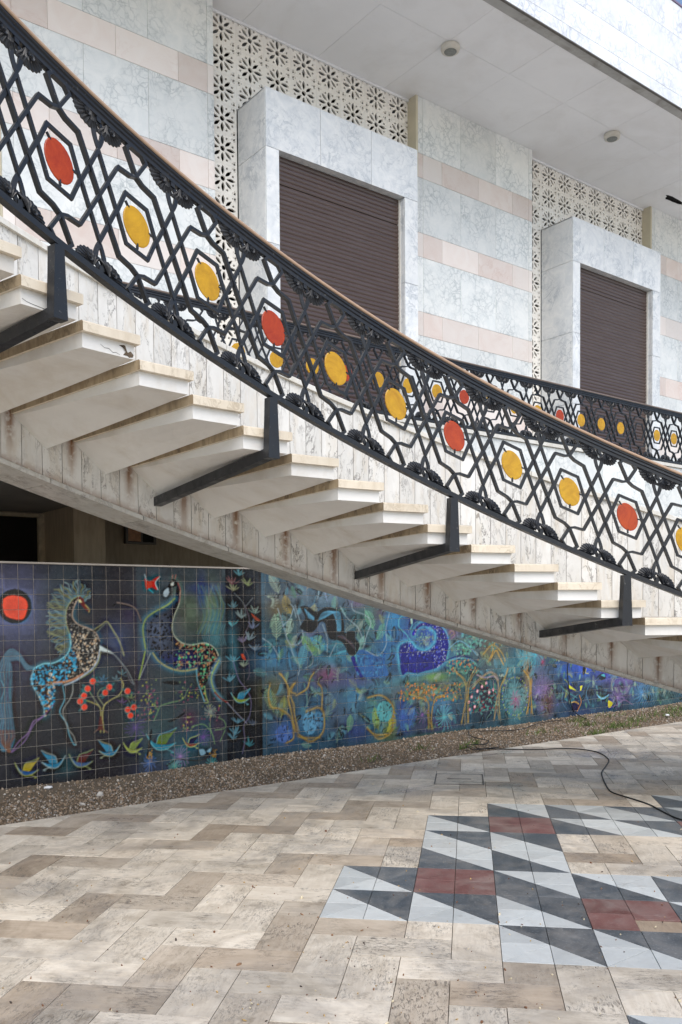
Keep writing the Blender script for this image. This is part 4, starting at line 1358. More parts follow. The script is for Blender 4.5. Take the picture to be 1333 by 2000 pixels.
# background, airbrushed
canvas[:] = col((43, 39, 44))
for a_ in range(5):
    pass
gx = np.linspace(MX0, MX1, CW)
x513 = (on_y(513, 1300, MURAL_Y)[0] - MX0) / RES
x443 = (on_y(443, 1300, MURAL_Y)[0] - MX0) / RES
x268 = (on_y(270, 1300, MURAL_Y)[0] - MX0) / RES
canvas[:, int(x268):int(x443)] = col((52, 60, 66))
canvas[:, int(x443):int(x513)] = col((27, 28, 34))
canvas[:, int(x513):] = col((50, 80, 98))
for x, y, rx, ry, c, a in [
    (27, 1185, 62, 66, (98, 104, 150), .95), (150, 1130, 60, 40, (48, 62, 74), .6), (115, 1200, 40, 70, (66, 84, 92), .6), (40, 1290, 40, 60, (58, 64, 92), .6),
    (230, 1250, 36, 40, (62, 76, 112), .7), (255, 1200, 18, 20, (64, 52, 84), .6), (90, 1500, 70, 30, (34, 48, 58), .7), (130, 1490, 22, 22, (40, 92, 100), .6),
    (200, 1330, 30, 30, (46, 80, 92), .6), (110, 1400, 40, 60, (36, 44, 52), .6),
    (300, 1135, 40, 40, (66, 74, 84), .8), (330, 1240, 34, 80, (72, 92, 96), .7), (370, 1195, 24, 40, (88, 104, 84), .8), (345, 1205, 18, 60, (92, 80, 76), .45),
    (408, 1180, 20, 40, (112, 128, 92), .8), (395, 1160, 10, 36, (36, 50, 106), .9), (420, 1230, 14, 44, (74, 138, 150), .75), (400, 1150, 34, 12, (40, 56, 120), .7),
    (380, 1300, 40, 40, (62, 84, 92), .7), (300, 1420, 50, 50, (60, 92, 96), .7), (390, 1430, 44, 40, (52, 92, 110), .7), (350, 1470, 34, 30, (64, 110, 124), .7), (280, 1380, 20, 60, (78, 60, 84), .4),
    (370, 1405, 18, 18, (104, 40, 62), .6), (425, 1420, 14, 40, (82, 44, 62), .5), (300, 1500, 40, 18, (66, 74, 106), .6), (455, 1270, 10, 60, (62, 130, 150), .5), (480, 1480, 26, 30, (34, 44, 58), .8),
    # right-hand garden
    (560, 1160, 44, 34, (92, 106, 118), .8), (545, 1190, 24, 24, (124, 98, 38), .7), (600, 1240, 36, 40, (88, 96, 128), .7), (545, 1290, 40, 30, (52, 122, 166), .9), (560, 1230, 30, 40, (74, 110, 100), .6),
    (540, 1350, 30, 40, (112, 108, 56), .7), (585, 1330, 30, 34, (80, 104, 132), .6), (640, 1315, 24, 20, (134, 62, 96), .9), (660, 1280, 60, 26, (56, 130, 156), .8), (640, 1160, 50, 24, (112, 136, 156), .7),
    (720, 1200, 26, 50, (72, 116, 110), .8), (700, 1175, 18, 14, (120, 90, 124), .7), (745, 1195, 16, 30, (110, 62, 52), .6), (720, 1300, 34, 26, (30, 84, 150), .95), (760, 1260, 24, 50, (44, 108, 156), .9), (772, 1215, 20, 30, (40, 130, 176), .8),
    (556, 1430, 22, 24, (66, 104, 176), .9), (610, 1405, 24, 36, (72, 140, 184), .85), (655, 1385, 30, 40, (80, 96, 124), .7), (690, 1360, 30, 26, (60, 124, 160), .8), (700, 1330, 60, 14, (86, 78, 134), .6), (745, 1340, 30, 20, (66, 126, 156), .7),
    (740, 1400, 24, 30, (72, 148, 150), .9), (760, 1425, 20, 22, (128, 136, 40), .7), (700, 1430, 30, 20, (52, 66, 128), .8), (640, 1450, 40, 18, (44, 82, 108), .7),
    (830, 1250, 44, 60, (38, 70, 170), .8), (820, 1250, 18, 18, (70, 120, 140), .6), (850, 1322, 26, 10, (120, 164, 50), .95), (800, 1330, 40, 14, (60, 126, 130), .7), (830, 1350, 50, 18, (134, 110, 44), .75), (870, 1280, 44, 30, (52, 104, 136), .8),
    (905, 1255, 26, 22, (84, 128, 120), .7), (885, 1235, 16, 14, (124, 80, 120), .6), (860, 1380, 26, 22, (72, 126, 164), .8), (790, 1395, 14, 40, (36, 66, 140), .9), (850, 1415, 40, 16, (84, 68, 110), .7), (840, 1440, 60, 8, (58, 110, 60), .6),
    (905, 1320, 24, 30, (66, 110, 96), .7), (965, 1270, 26, 30, (122, 104, 50), .7), (950, 1360, 24, 40, (50, 40, 48), .8), (985, 1300, 24, 20, (74, 130, 140), .7), (1030, 1285, 20, 26, (48, 150, 174), .95), (1030, 1310, 8, 60, (150, 110, 34), .85),
    (1005, 1365, 24, 40, (84, 146, 150), .85), (1008, 1370, 8, 16, (140, 66, 110), .8), (1055, 1345, 16, 40, (108, 92, 140), .75), (1065, 1375, 8, 22, (130, 104, 44), .7), (1075, 1370, 10, 30, (128, 66, 70), .5), (1055, 1275, 12, 12, (120, 60, 96), .7),
    (1120, 1310, 28, 20, (34, 96, 178), .95), (1150, 1300, 40, 16, (44, 74, 190), .9), (1190, 1320, 30, 14, (62, 74, 176), .9), (1115, 1370, 24, 26, (44, 66, 96), .8), (1170, 1360, 40, 22, (46, 70, 100), .8), (1215, 1355, 24, 20, (104, 86, 134), .7),
    (1255, 1350, 22, 24, (56, 110, 156), .8), (1300, 1355, 30, 20, (60, 96, 104), .8), (1220, 1330, 30, 10, (110, 88, 160), .7), (1140, 1390, 40, 10, (52, 66, 110), .7), (880, 1440, 60, 10, (44, 90, 96), .7), (1000, 1418, 60, 8, (56, 92, 104), .8)]:
    blob(x, y, rx, ry, c, a)
canvas *= (1 + .10 * prng.normal(size=(CH // 30 + 1, CW // 30 + 1))).repeat(30, 0).repeat(30, 1)[:CH, :CW, None].clip(.75, 1.25)

A = zc_(0, 1080); Bz = zc_(0, 1300); D = zc_(240, 1080); E_ = zc_(240, 1300); G = zc_(500, 1080); G2 = zc_(500, 1250); K = zc_(760, 1180); N = zc_(1033, 1250)
# sun
cir = lambda cx_, cy_, rx, ry, n=20: [(cx_ + rx * math.cos(6.283 * k / n), cy_ + ry * math.sin(6.283 * k / n)) for k in range(n)]
fill(A, cir(130, 462, 146, 150), (20, 20, 26))
fill(A, [(30, 400), (80, 372), (170, 375), (225, 405), (242, 460), (225, 540), (190, 578), (110, 570), (50, 540), (22, 460)], (228, 62, 22))
# tail of the first horse
for k in range(26):
    o = prng.normal(0, 1); c = [(70, 128, 150), (96, 160, 178), (82, 70, 106), (92, 90, 112), (60, 112, 136)][k % 5]
    s = -14 + k * 4.2
    stroke(A, [(305, 995), (235, 970 + s * .5), (170, 880 + s * .6), (90, 850 + s), (20 + k * 3.2, 930 + s * .5), (-20 + k * 5, 1060), (20 + k * 3 + 14 * o, 1180), (-15 + k * 4.6, 1320), (10 + k * 4.2, 1460), (-20 + k * 6, 1600), (20 + k * 3, 1720)], .8, c, .75)
for k in range(16):
    stroke(Bz, [(-10 + k * 9, 560), (8 + k * 8 + prng.normal(0, 5), 620), (20 + k * 5, 680), (84 + (k - 8) * 1.5, 750)], .9, [(120, 76, 60), (140, 96, 70), (86, 54, 52)][k % 3], .85)
# mane
for k in range(64):
    t = k / 63
    bx, by = np.interp(t, [0, .12, .3, .5, .7, .85, 1], [735, 690, 620, 580, 585, 605, 600]), np.interp(t, [0, .12, .3, .5, .7, .85, 1], [420, 372, 415, 520, 640, 740, 850])
    an = math.radians(np.interp(t, [0, .10, .2, .35, .6, 1], [-40, -82, -128, -160, -178, -205]))
    L_ = np.interp(t, [0, .15, .4, .8, 1], [80, 150, 185, 165, 90]) * prng.uniform(.85, 1.1)
    pts = []
    for q in range(6):
        u = q / 5; wob = 12 * math.sin(u * 11 + k) * u
        pts.append((bx + L_ * u * math.cos(an) - wob * math.sin(an), by + L_ * u * math.sin(an) + wob * math.cos(an)))
    stroke(A, pts, .75, [(150, 176, 178), (128, 168, 172), (160, 164, 112), (112, 150, 160)][k % 4 if t < .25 else (k % 4 if prng.random() < .6 else 2)], .8)
# first horse
body = [(690, 375), (640, 480), (632, 560), (680, 620), (760, 650), (830, 690), (865, 760), (868, 850), (850, 930), (800, 1000), (720, 1060), (640, 1110), (560, 1138), (478, 1146), (478, 1200), (470, 1290), (430, 1375), (388, 1420), (382, 1340), (335, 1235), (288, 1155), (275, 1080), (300, 1000), (380, 965), (460, 960), (540, 920), (590, 870), (612, 800), (606, 700), (580, 620), (575, 540), (590, 470), (630, 410)]
hb = fill(A, body, (26, 27, 32), glow=((70, 130, 150), 7, .22))
dots_in(hb, 330, (.7, 1.8), [(150, 140, 128), (190, 178, 160), (110, 108, 108)], lambda u, v: u > .45 or v < .3, .9)
dots_in(hb, 260, (1.0, 3.0), [(44, 150, 190), (60, 170, 205), (36, 130, 168)], lambda u, v: (u < .5 and .05 < v < .42) or (u < .66 and .36 < v < .66 and u + (v - .4) * 1.2 < .75), 1.)
dots_in(hb, 200, (.8, 2.0), [(214, 190, 160), (220, 206, 190), (206, 168, 130)], lambda u, v: (u > .55 and v > .25 and u + v > 1.12 and v < .68) or (v < .36 and .18 < u < .34 and u > .18 + .2 * (v)), .9)
stroke(A, [(690, 375), (640, 480), (632, 560), (680, 620), (760, 650), (830, 690), (868, 765)], 1.3, (176, 150, 130), .9)
stroke(A, [(866, 850), (850, 930), (800, 1005), (720, 1066), (640, 1116), (560, 1146)], 2.2, (180, 186, 196), .8)
stroke(A, [(720, 1050), (640, 1095), (560, 1118), (470, 1125)], 3.2, (196, 142, 112), .75)
stroke(A, [(878, 850), (856, 945), (800, 1025), (700, 1090)], .8, (190, 180, 96), .8)
stroke(A, [(300, 1000), (380, 962), (460, 957), (540, 917), (592, 868), (614, 800), (606, 700)], 1.2, (126, 206, 220), .95, glow=((60, 130, 150), 6, .4))
stroke(A, [(606, 700), (580, 620), (573, 540), (588, 470), (630, 408), (690, 372)], 1., (170, 172, 120), .8)
stroke(A, [(300, 1000), (275, 1080), (288, 1155), (335, 1235), (382, 1340), (388, 1420)], 1., (150, 200, 214), .8)
fill(A, [(668, 385), (700, 378), (728, 400), (742, 450), (776, 490), (774, 514), (744, 492), (700, 442)], (104, 44, 28), smooth=False)
fill(A, [(672, 402), (700, 405), (716, 432), (690, 430)], (190, 176, 130), smooth=False)
stroke(A, [(742, 450), (776, 490), (774, 514)], .9, (200, 176, 100), .9)
for pts, c in (([(810, 672), (880, 625), (932, 595), (985, 672), (1030, 745), (1062, 830), (1080, 892)], (182, 178, 116)), ([(842, 684), (900, 630), (940, 612), (1015, 740), (1048, 800), (1056, 850), (1080, 892)], (120, 130, 110)),
               ([(868, 805), (985, 872), (1095, 1000), (1130, 1060), (1166, 1142)], (150, 160, 160)), ([(868, 848), (985, 880), (1085, 1005), (1132, 1110), (1166, 1142)], (120, 120, 130))):
    stroke(A, pts, .8, c, .9, n=4)
fill(A, [(864, 800), (990, 876), (864, 846)], (196, 206, 206), .9, False)
fill(A, [(810, 672), (880, 628), (850, 670), (830, 690)], (18, 18, 22), .9, False)
for pts, c in (([(392, 425), (340, 462), (290, 488), (245, 585), (165, 660), (100, 752)], (150, 110, 168)), ([(470, 330), (380, 440), (300, 505), (250, 600), (205, 668), (110, 750)], (132, 98, 150)),
               ([(545, 172), (562, 290), (520, 402), (580, 500), (600, 590), (640, 680), (664, 688)], (110, 186, 206)), ([(634, 150), (632, 230), (604, 300), (548, 398), (594, 545), (640, 610), (664, 688)], (168, 168, 160))):
    stroke(Bz, pts, .9, c, .9, n=5)
# orange tree
stroke(Bz, [(875, 580), (878, 450), (868, 360), (800, 320), (740, 300)], 1.2, (178, 160, 84), .9)
stroke(Bz, [(905, 580), (892, 450), (905, 350), (960, 300), (1040, 250), (1072, 170), (1050, 110)], 1.2, (186, 172, 96), .9)
stroke(Bz, [(868, 360), (800, 260), (770, 210)], 1., (150, 150, 110), .9); stroke(Bz, [(905, 350), (850, 260), (880, 200), (930, 190)], 1., (150, 150, 110), .9)
stroke(Bz, [(1000, 280), (1080, 260), (1130, 320), (1150, 380)], .8, (140, 140, 110), .9); stroke(Bz, [(820, 580), (870, 545), (935, 580)], .9, (150, 110, 90), .9)
fill(Bz, [(868, 440), (886, 440), (902, 560), (850, 560)], (90, 36, 26), .9, False)
for x, y in ((805, 137), (762, 200), (730, 263), (697, 310), (733, 360), (949, 187), (915, 235), (1108, 222), (1162, 362), (1110, 382), (1133, 433)):
    for q in range(4):
        t = prng.random() * 6.28; fill(Bz, [(x, y), (x + 42 * math.cos(t) + 10 * math.sin(t), y + 42 * math.sin(t) - 10 * math.cos(t)), (x + 62 * math.cos(t), y + 62 * math.sin(t)), (x + 42 * math.cos(t) - 10 * math.sin(t), y + 42 * math.sin(t) + 10 * math.cos(t))], (92, 104, 104), .7)
for x, y in ((805, 137), (762, 200), (730, 263), (697, 310), (733, 360), (949, 187), (915, 235), (1108, 222), (1162, 362), (1110, 382), (1133, 433)):
    mx_, my_ = mp(*Bz(x, y)); dot_m(mx_, my_, 6.6, (200, 150, 130)); dot_m(mx_ + .5, my_, 6.0, (234, 58, 24))
for x, y, c in ((1060, 80, (96, 140, 150)), (1010, 130, (110, 140, 150)), (900, 130, (70, 120, 150)), (1060, 330, (120, 80, 140)), (1140, 290, (140, 150, 90)), (880, 160, (60, 110, 140))):
    for q in range(4):
        t = q * .9 - 2.4; fill(Bz, [(x, y), (x + 30 * math.cos(t) + 9, y + 30 * math.sin(t)), (x + 52 * math.cos(t), y + 52 * math.sin(t)), (x + 30 * math.cos(t) - 9, y + 30 * math.sin(t))], c, .6)
# birds along the foot
def bird(z, x, y, s, body_c, wing_c, line, flip=1):
    T = lambda pts: [(x + flip * s * a, y + s * b) for a, b in pts]
    fill(z, T([(-95, -55), (-60, -10), (-20, 10), (50, 14), (100, 0), (40, 40), (-20, 44), (-60, 20)]), body_c, .72)
    fill(z, T([(-30, 5), (-10, -50), (70, -70), (110, -100), (60, -30), (30, 10)]), wing_c, .72)
    stroke(z, T([(-100, -60), (-60, 12), (-20, 48), (40, 44), (105, 0)]), .8, line, .9); stroke(z, T([(-30, 5), (-8, -55), (60, -80), (110, -104)]), .7, line, .9)
    stroke(z, T([(30, 40), (90, 66), (70, 70)]), .7, line, .8)
bird(Bz, 230, 905, 1.0, (76, 108, 150), (190, 166, 44), (182, 184, 90)); bird(Bz, 470, 840, 1.0, (40, 138, 178), (50, 150, 190), (170, 190, 190), -1)
bird(Bz, 700, 830, 1.0, (84, 112, 156), (108, 50, 46), (170, 180, 120)); bird(Bz, 955, 740, .9, (42, 140, 180), (50, 150, 190), (170, 180, 150), -1); bird(Bz, 1150, 715, .8, (166, 176, 56), (150, 170, 70), (190, 200, 110))
# second animal
body2 = [(440, 222), (470, 262), (462, 330), (450, 395), (390, 455), (280, 512), (202, 572), (175, 650), (182, 740), (205, 830), (262, 868), (310, 930), (400, 990), (520, 1020), (640, 1003), (655, 1070), (690, 1200), (722, 1280), (712, 1160), (770, 1060), (832, 960), (830, 880), (800, 830), (720, 782), (600, 797), (520, 782), (450, 722), (430, 640), (450, 540), (490, 440), (500, 330), (484, 262)]
b2 = fill(D, body2, (40, 42, 50), glow=((96, 120, 100), 8, .25))
blob(*D(300, 700), 26, 40, (96, 110, 140), .6); blob(*D(480, 920), 40, 14, (34, 46, 104), .8)
dots_in(b2, 190, (1., 2.6), [(16, 16, 20)], lambda u, v: u < .45, 1.)
dots_in(b2, 330, (.9, 2.6), [(170, 128, 84), (96, 170, 120), (150, 104, 76), (130, 120, 96)], lambda u, v: u > .42 and v < .55 and u + (1 - v) > .82, .95)
dots_in(b2, 60, (.8, 1.6), [(96, 170, 120), (170, 128, 84)], lambda u, v: u > .6 and v < .25, .9)
stroke(D, [(452, 395), (390, 450), (280, 510), (204, 570), (177, 650), (184, 740), (200, 830)], 2.0, (150, 168, 70), .7, glow=((80, 140, 160), 8, .35))
stroke(D, [(262, 868), (310, 935), (400, 995), (520, 1024), (640, 1006)], 2.2, (168, 160, 96), .7, glow=((70, 130, 150), 7, .35))
stroke(D, [(500, 330), (490, 440), (450, 540), (430, 640), (450, 722), (520, 782), (600, 797), (720, 782), (800, 830), (832, 890)], .9, (200, 206, 180), .9)
stroke(D, [(480, 260), (502, 330), (490, 430)], 1.4, (150, 84, 76), .8)
fill(D, [(388, 300), (430, 222), (468, 250), (470, 286), (420, 300)], (22, 18, 20), smooth=False); fill(D, [(418, 262), (446, 252), (440, 284), (416, 286)], (170, 176, 170), smooth=False)
fill(D, [(396, 300), (360, 330), (354, 370), (380, 380), (402, 350)], (160, 178, 190), .8)
stroke(D, [(430, 222), (436, 190)], .8, (180, 110, 96)); stroke(D, [(455, 225), (462, 188)], .8, (180, 110, 96))
stroke(D, [(196, 850), (172, 965), (150, 1060), (142, 1100)], 1.6, (150, 170, 66), .8); stroke(D, [(242, 870), (190, 990), (152, 1080)], .7, (180, 186, 180), .8)
stroke(D, [(166, 600), (122, 500), (60, 460), (-40, 440), (-90, 460)], 1.6, (22, 18, 22), .95); stroke(D, [(160, 590), (116, 490), (50, 450), (-50, 430)], .7, (176, 150, 140), .9)
stroke(D, [(836, 930), (772, 1070), (790, 1180), (846, 1262)], 1.8, (160, 176, 76), .8, glow=((120, 170, 190), 6, .5)); stroke(D, [(800, 1210), (850, 1262), (912, 1300)], 2.2, (134, 46, 34), .95); stroke(D, [(905, 1296), (990, 1390), (1080, 1480)], 1., (150, 150, 170), .8)
stroke(D, [(640, 1010), (650, 1110), (690, 1230), (710, 1290)], 1., (120, 186, 206), .9); stroke(D, [(712, 1160), (722, 1240), (742, 1295), (712, 1300)], .9, (170, 190, 90), .9)
fill(D, [(190, 220), (235, 245), (290, 215), (325, 205), (285, 260), (300, 320), (250, 298), (205, 312)], (172, 48, 34)); stroke(D, [(325, 205), (285, 258), (308, 320)], .8, (190, 206, 210)); stroke(D, [(190, 185), (205, 235)], .7, (170, 190, 200)); stroke(D, [(225, 310), (265, 345)], 1.5, (60, 150, 170), .8)
for k in range(22):
    x = 640 + 9 * k
    stroke(D, [(x, 700 + 12 * math.sin(k)), (x + 60, 560 - 4 * k), (x + 30 + prng.normal(0, 20), 400), (x + 10, 290 + prng.normal(0, 20))], .8, [(120, 160, 96), (70, 130, 160), (96, 150, 150), (150, 160, 120)][k % 4], .4)
    if k % 2: stroke(D, [(x + 60, 620), (x + 40, 700), (x + 70, 800)], .7, (96, 170, 186), .5)
fill(D, [(330, 1120), (440, 1110), (490, 1130), (440, 1145)], (20, 18, 20)); fill(E_, [(380, 485), (430, 470), (550, 400), (510, 440), (430, 485)], (16, 16, 20))
# small garden under the second animal
for x, y, n in ((240, 300, 46), (230, 230, 20), (200, 450, 20), (560, 500, 30), (770, 400, 34), (600, 230, 22), (520, 250, 16)):
    for _ in range(n):
        mx_, my_ = mp(*E_(x + prng.normal(0, 42), y + prng.normal(0, 42))); dot_m(mx_, my_, prng.uniform(.7, 1.8), [(150, 60, 90), (190, 190, 60), (170, 90, 110), (130, 150, 90)][prng.integers(4)], .8)
for pts in ([(270, 480), (310, 390), (330, 350), (420, 320), (520, 290), (570, 200)], [(310, 390), (270, 330)], [(800, 680), (770, 580), (700, 510), (600, 530)], [(770, 580), (752, 500)], [(800, 560), (890, 540), (880, 480), (830, 450)], [(845, 660), (890, 560)]):
    stroke(E_, pts, .9, (130, 170, 110), .8)
for x, y, R, c in ((500, 790, 24, (150, 120, 170)), (700, 620, 20, (110, 80, 150)), (110, 540, 26, (96, 74, 140)), (450, 870, 18, (100, 170, 160)), (760, 400, 18, (150, 160, 150)), (230, 840, 18, (90, 120, 180)), (780, 850, 16, (80, 170, 170))):
    mx_, my_ = mp(*E_(x, y)); flower(mx_, my_, R, c, 18, .7, .7)
bird(E_, 330, 670, 1.25, (34, 150, 176), (110, 140, 60), (120, 200, 210)); bird(E_, 590, 670, .7, (150, 60, 36), (26, 34, 60), (200, 210, 120))
fill(E_, [(660, 730), (700, 725), (720, 760), (680, 780)], (130, 170, 190), .8); fill(E_, [(725, 745), (770, 710), (760, 750)], (130, 170, 190), .8)
stroke(E_, [(250, 560), (230, 700), (215, 800)], 2.6, (20, 18, 16), .9); stroke(E_, [(380, 870), (480, 810), (560, 820), (700, 815), (800, 720)], 1.4, (60, 50, 40), .8)
for x, y in ((235, 780), (790, 770)):
    for _ in range(26):
        mx_, my_ = mp(*E_(x + prng.normal(0, 16), y + prng.normal(0, 20))); dot_m(mx_, my_, prng.uniform(.7, 1.5), (190, 140, 40), .9)
# the dark strip of flowers
for x, y, c in ((960, 330, (150, 150, 110)), (950, 280, (130, 84, 84)), (1010, 200, (84, 140, 150)), (960, 480, (90, 130, 140)), (950, 640, (80, 150, 160)), (1030, 570, (130, 150, 150)), (1150, 530, (130, 150, 140)), (1090, 290, (130, 140, 90)),
                (1130, 660, (110, 120, 150)), (1100, 760, (130, 150, 160)), (960, 950, (84, 150, 170)), (1050, 990, (140, 150, 130)), (1040, 780, (120, 110, 140)), (1150, 850, (110, 130, 150)), (930, 1120, (90, 150, 170)), (1000, 1480, (90, 140, 160)), (960, 1620, (96, 150, 170)), (1100, 1680, (60, 130, 140)), (980, 1580, (100, 160, 180)), (1130, 1500, (80, 90, 110))):
    for q in range(5):
        t = -1.57 + (q - 2) * .42 + prng.normal(0, .1); L_ = prng.uniform(50, 95)
        fill(D, [(x, y), (x + L_ * .5 * math.cos(t) + 8, y + L_ * .5 * math.sin(t)), (x + L_ * math.cos(t), y + L_ * math.sin(t)), (x + L_ * .5 * math.cos(t) - 8, y + L_ * .5 * math.sin(t))], c, .55)
for pts, c in (([(960, 940), (1010, 1100), (1080, 1190), (1115, 1290), (1100, 1420), (1050, 1500), (1060, 1620), (1040, 1740)], (120, 110, 150)), ([(1060, 450), (1100, 600), (1040, 760), (1090, 900), (1100, 1050), (1085, 1100)], (110, 96, 110)), ([(970, 350), (1050, 440), (1070, 560)], (110, 116, 120)), ([(1130, 390), (1070, 460)], (110, 116, 120))):
    stroke(D, pts, .9, c, .8)
fill(D, [(1110, 520), (1140, 540), (1195, 590), (1150, 580)], (140, 60, 40)); fill(D, [(1025, 875), (1050, 880), (1070, 930), (1040, 915)], (170, 56, 30))
bird(D, 1020, 1260, .8, (140, 170, 80), (60, 150, 180), (120, 190, 200))
# ---- right-hand garden: feathery branches everywhere
pal_ = [(120, 160, 140), (96, 150, 150), (140, 150, 96), (86, 140, 160), (150, 164, 150), (90, 140, 110), (70, 140, 150)]
for _ in range(420):
    x = prng.uniform(522, 1330); yb = 1482 - (x - 513) * .127
    y = prng.uniform(1120 + (x - 513) * .27, yb - 10)
    mx_, my_ = mp(x, y)
    frond(mx_, my_, prng.uniform(.2, 2.9), prng.uniform(18, 46), pal_[prng.integers(len(pal_))], int(prng.integers(6, 11)), .8, prng.normal(0, .9), prng.random() < .3, .3, prng.uniform(.45, .85))
for x, y, an, L_, c, cu, sp_f in ((545, 1160, 1.9, 50, (150, 166, 150), .5, 0), (600, 1150, .9, 56, (170, 150, 130), .4, 0), (570, 1200, 2.2, 50, (160, 140, 70), -.5, 0), (540, 1250, 1.5, 60, (150, 176, 150), .3, 0), (600, 1215, .7, 50, (160, 160, 120), .8, 0), (560, 1240, 1.1, 40, (160, 186, 170), .2, 0),
                        (610, 1275, 2.0, 50, (120, 170, 90), .5, 0), (610, 1275, 1.1, 50, (130, 176, 90), -.4, 0), (610, 1280, .5, 46, (110, 160, 110), .3, 0), (545, 1300, 1.4, 50, (70, 150, 180), .4, 1), (570, 1310, 1.9, 50, (60, 140, 180), -.4, 1), (585, 1300, 1.1, 54, (90, 170, 190), .3, 0), (650, 1280, .3, 70, (70, 170, 190), -.3, 1),
                        (640, 1270, 2.4, 60, (60, 150, 180), .4, 0), (690, 1275, -.6, 60, (70, 180, 190), .2, 0), (620, 1170, 1.2, 50, (160, 186, 200), .6, 1), (640, 1175, 1.9, 60, (130, 150, 190), -.3, 1), (690, 1165, 1.6, 40, (120, 176, 150), .3, 1), (730, 1230, 1.9, 56, (110, 170, 140), .4, 0), (735, 1250, .8, 50, (96, 160, 140), .4, 0), (700, 1270, .9, 40, (130, 180, 170), .3, 0),
                        (535, 1390, 1.8, 60, (140, 160, 110), .3, 0), (550, 1400, 1.2, 50, (150, 150, 70), .4, 0), (600, 1380, 1.5, 60, (110, 160, 150), .5, 1), (640, 1400, 1.3, 60, (110, 140, 150), .3, 0), (760, 1420, 1.0, 44, (190, 180, 60), .5, 0), (755, 1430, .5, 44, (180, 170, 50), .5, 0), (740, 1425, 2.0, 50, (150, 160, 70), -.5, 0), (735, 1420, 1.5, 50, (130, 170, 90), .4, 0), (680, 1430, 1.2, 44, (110, 160, 120), .4, 0), (790, 1430, 1.6, 60, (60, 120, 180), .2, 0), (800, 1420, 1.1, 56, (70, 120, 190), .2, 0)):
    mx_, my_ = mp(x, y); frond(mx_, my_, an, L_, c, 10, 1.0, cu, bool(sp_f), .3, .9)
for _ in range(170):
    x = prng.uniform(520, 1100); yb = 1478 - (x - 513) * .127
    y = prng.uniform(1125 + (x - 513) * .27, yb - 8); mx_, my_ = mp(x, y); an = prng.uniform(0, 6.28); L_ = prng.uniform(10, 26); cu = prng.normal(0, 1.)
    for q in range(9):
        t = q / 8; dot_m(mx_ + L_ * t * math.cos(an + cu * t), my_ + L_ * t * math.sin(an + cu * t), prng.uniform(.9, 1.5), (14, 20, 26), .85)
for _ in range(120):
    x = prng.uniform(520, 1330); yb = 1476 - (x - 513) * .127; y = prng.uniform(1150 + (x - 513) * .26, yb); blob(x, y, prng.uniform(3, 9), prng.uniform(3, 9), (16, 24, 34), prng.uniform(.3, .7))
# spotted leaves
for cx_, cy_, rx, ry, c in ((245, 815, 75, 75, (76, 112, 186)), (470, 720, 62, 100, (92, 160, 200)), (540, 690, 46, 70, (80, 140, 180)), (1120, 620, 70, 90, (80, 170, 176)), (560, 300, 0, 0, (0, 0, 0))):
    if rx:
        m = fill(G2, cir(cx_, cy_, rx, ry, 14), c, .75); dots_in(m, 26, (1.1, 2.2), [(14, 18, 34)])
# gold branches of the big tree
for pts, w in (([(330, 780), (300, 660), (210, 600), (130, 580), (105, 480), (120, 380)], 1.5), ([(345, 800), (320, 640), (290, 520), (280, 420), (250, 350), (210, 290)], 2.0), ([(360, 800), (340, 660), (330, 560), (300, 470), (320, 400), (345, 370)], 1.6), ([(350, 480), (440, 420), (470, 340), (495, 280)], 1.6),
               ([(345, 470), (300, 440), (340, 380)], 1.2), ([(370, 820), (480, 880), (580, 800), (590, 650), (560, 590), (480, 600), (430, 620)], 1.6), ([(360, 830), (450, 850), (560, 850)], 1.2), ([(270, 890), (320, 860), (330, 800)], 1.3), ([(570, 600), (575, 440), (550, 380)], 1.1), ([(970, 500), (1060, 480), (1130, 500), (1190, 580), (1200, 680), (1170, 800), (1080, 850), (1000, 800)], 1.4), ([(970, 760), (1040, 830), (1140, 820)], 1.6)):
    for q in range(3):
        stroke(G2, [(x + prng.normal(0, 6), y + prng.normal(0, 6)) for x, y in pts], w * .5, [(196, 150, 44), (160, 120, 40), (206, 176, 90)][q], .85, glow=((110, 88, 40), 6, .12))
for pts in ([(190, 480), (230, 600), (270, 740), (300, 800), (330, 900), (380, 980), (370, 1060)], [(300, 800), (370, 790), (410, 720), (380, 580), (340, 450)], [(300, 440), (330, 480), (350, 560)], [(430, 1000), (490, 960), (490, 880), (440, 800)], [(230, 640), (300, 560), (330, 470)], [(60, 740), (140, 800), (200, 900)], [(830, 440), (850, 500), (950, 540), (1000, 600), (960, 720), (930, 830)], [(730, 460), (790, 560), (880, 640), (930, 740)], [(1160, 520), (1130, 660), (1130, 800), (1060, 890), (960, 850), (900, 850)], [(580, 620), (620, 740), (620, 860)], [(700, 780), (640, 900)], [(830, 860), (780, 780), (740, 750)]):
    stroke(G, pts, 1.1, (160, 180, 190), .75)
# striped beast
beast = fill(G, [(385, 468), (430, 460), (480, 482), (530, 510), (600, 474), (680, 480), (740, 530), (768, 620), (770, 690), (820, 676), (862, 690), (862, 740), (900, 790), (885, 850), (845, 895), (800, 870), (770, 800), (720, 760), (650, 750), (620, 690), (600, 610), (560, 600), (530, 650), (480, 694), (430, 680), (388, 650), (400, 610), (430, 560)], (26, 16, 16))
for k in range(9):
    stroke(G, [(540 + k * 8, 590 - k * 4), (580 + k * 14, 520 - k * 1), (660 + k * 9, 510 + k * 2), (700 + k * 5, 600 + k * 5), (705 + k * 4, 680)], .9, (74, 146, 180), .9)
    stroke(G, [(420 + k * 4, 480 + k * 10), (460 + k * 5, 520 + k * 8), (505, 560 + k * 3)], .8, (80, 150, 184), .85)
    stroke(G, [(700 + k * 16, 720 + k * 6), (760 + k * 12, 720 + k * 12), (800 + k * 8, 770 + k * 9)], .8, (96, 56, 46) if k % 2 else (80, 90, 110), .8)
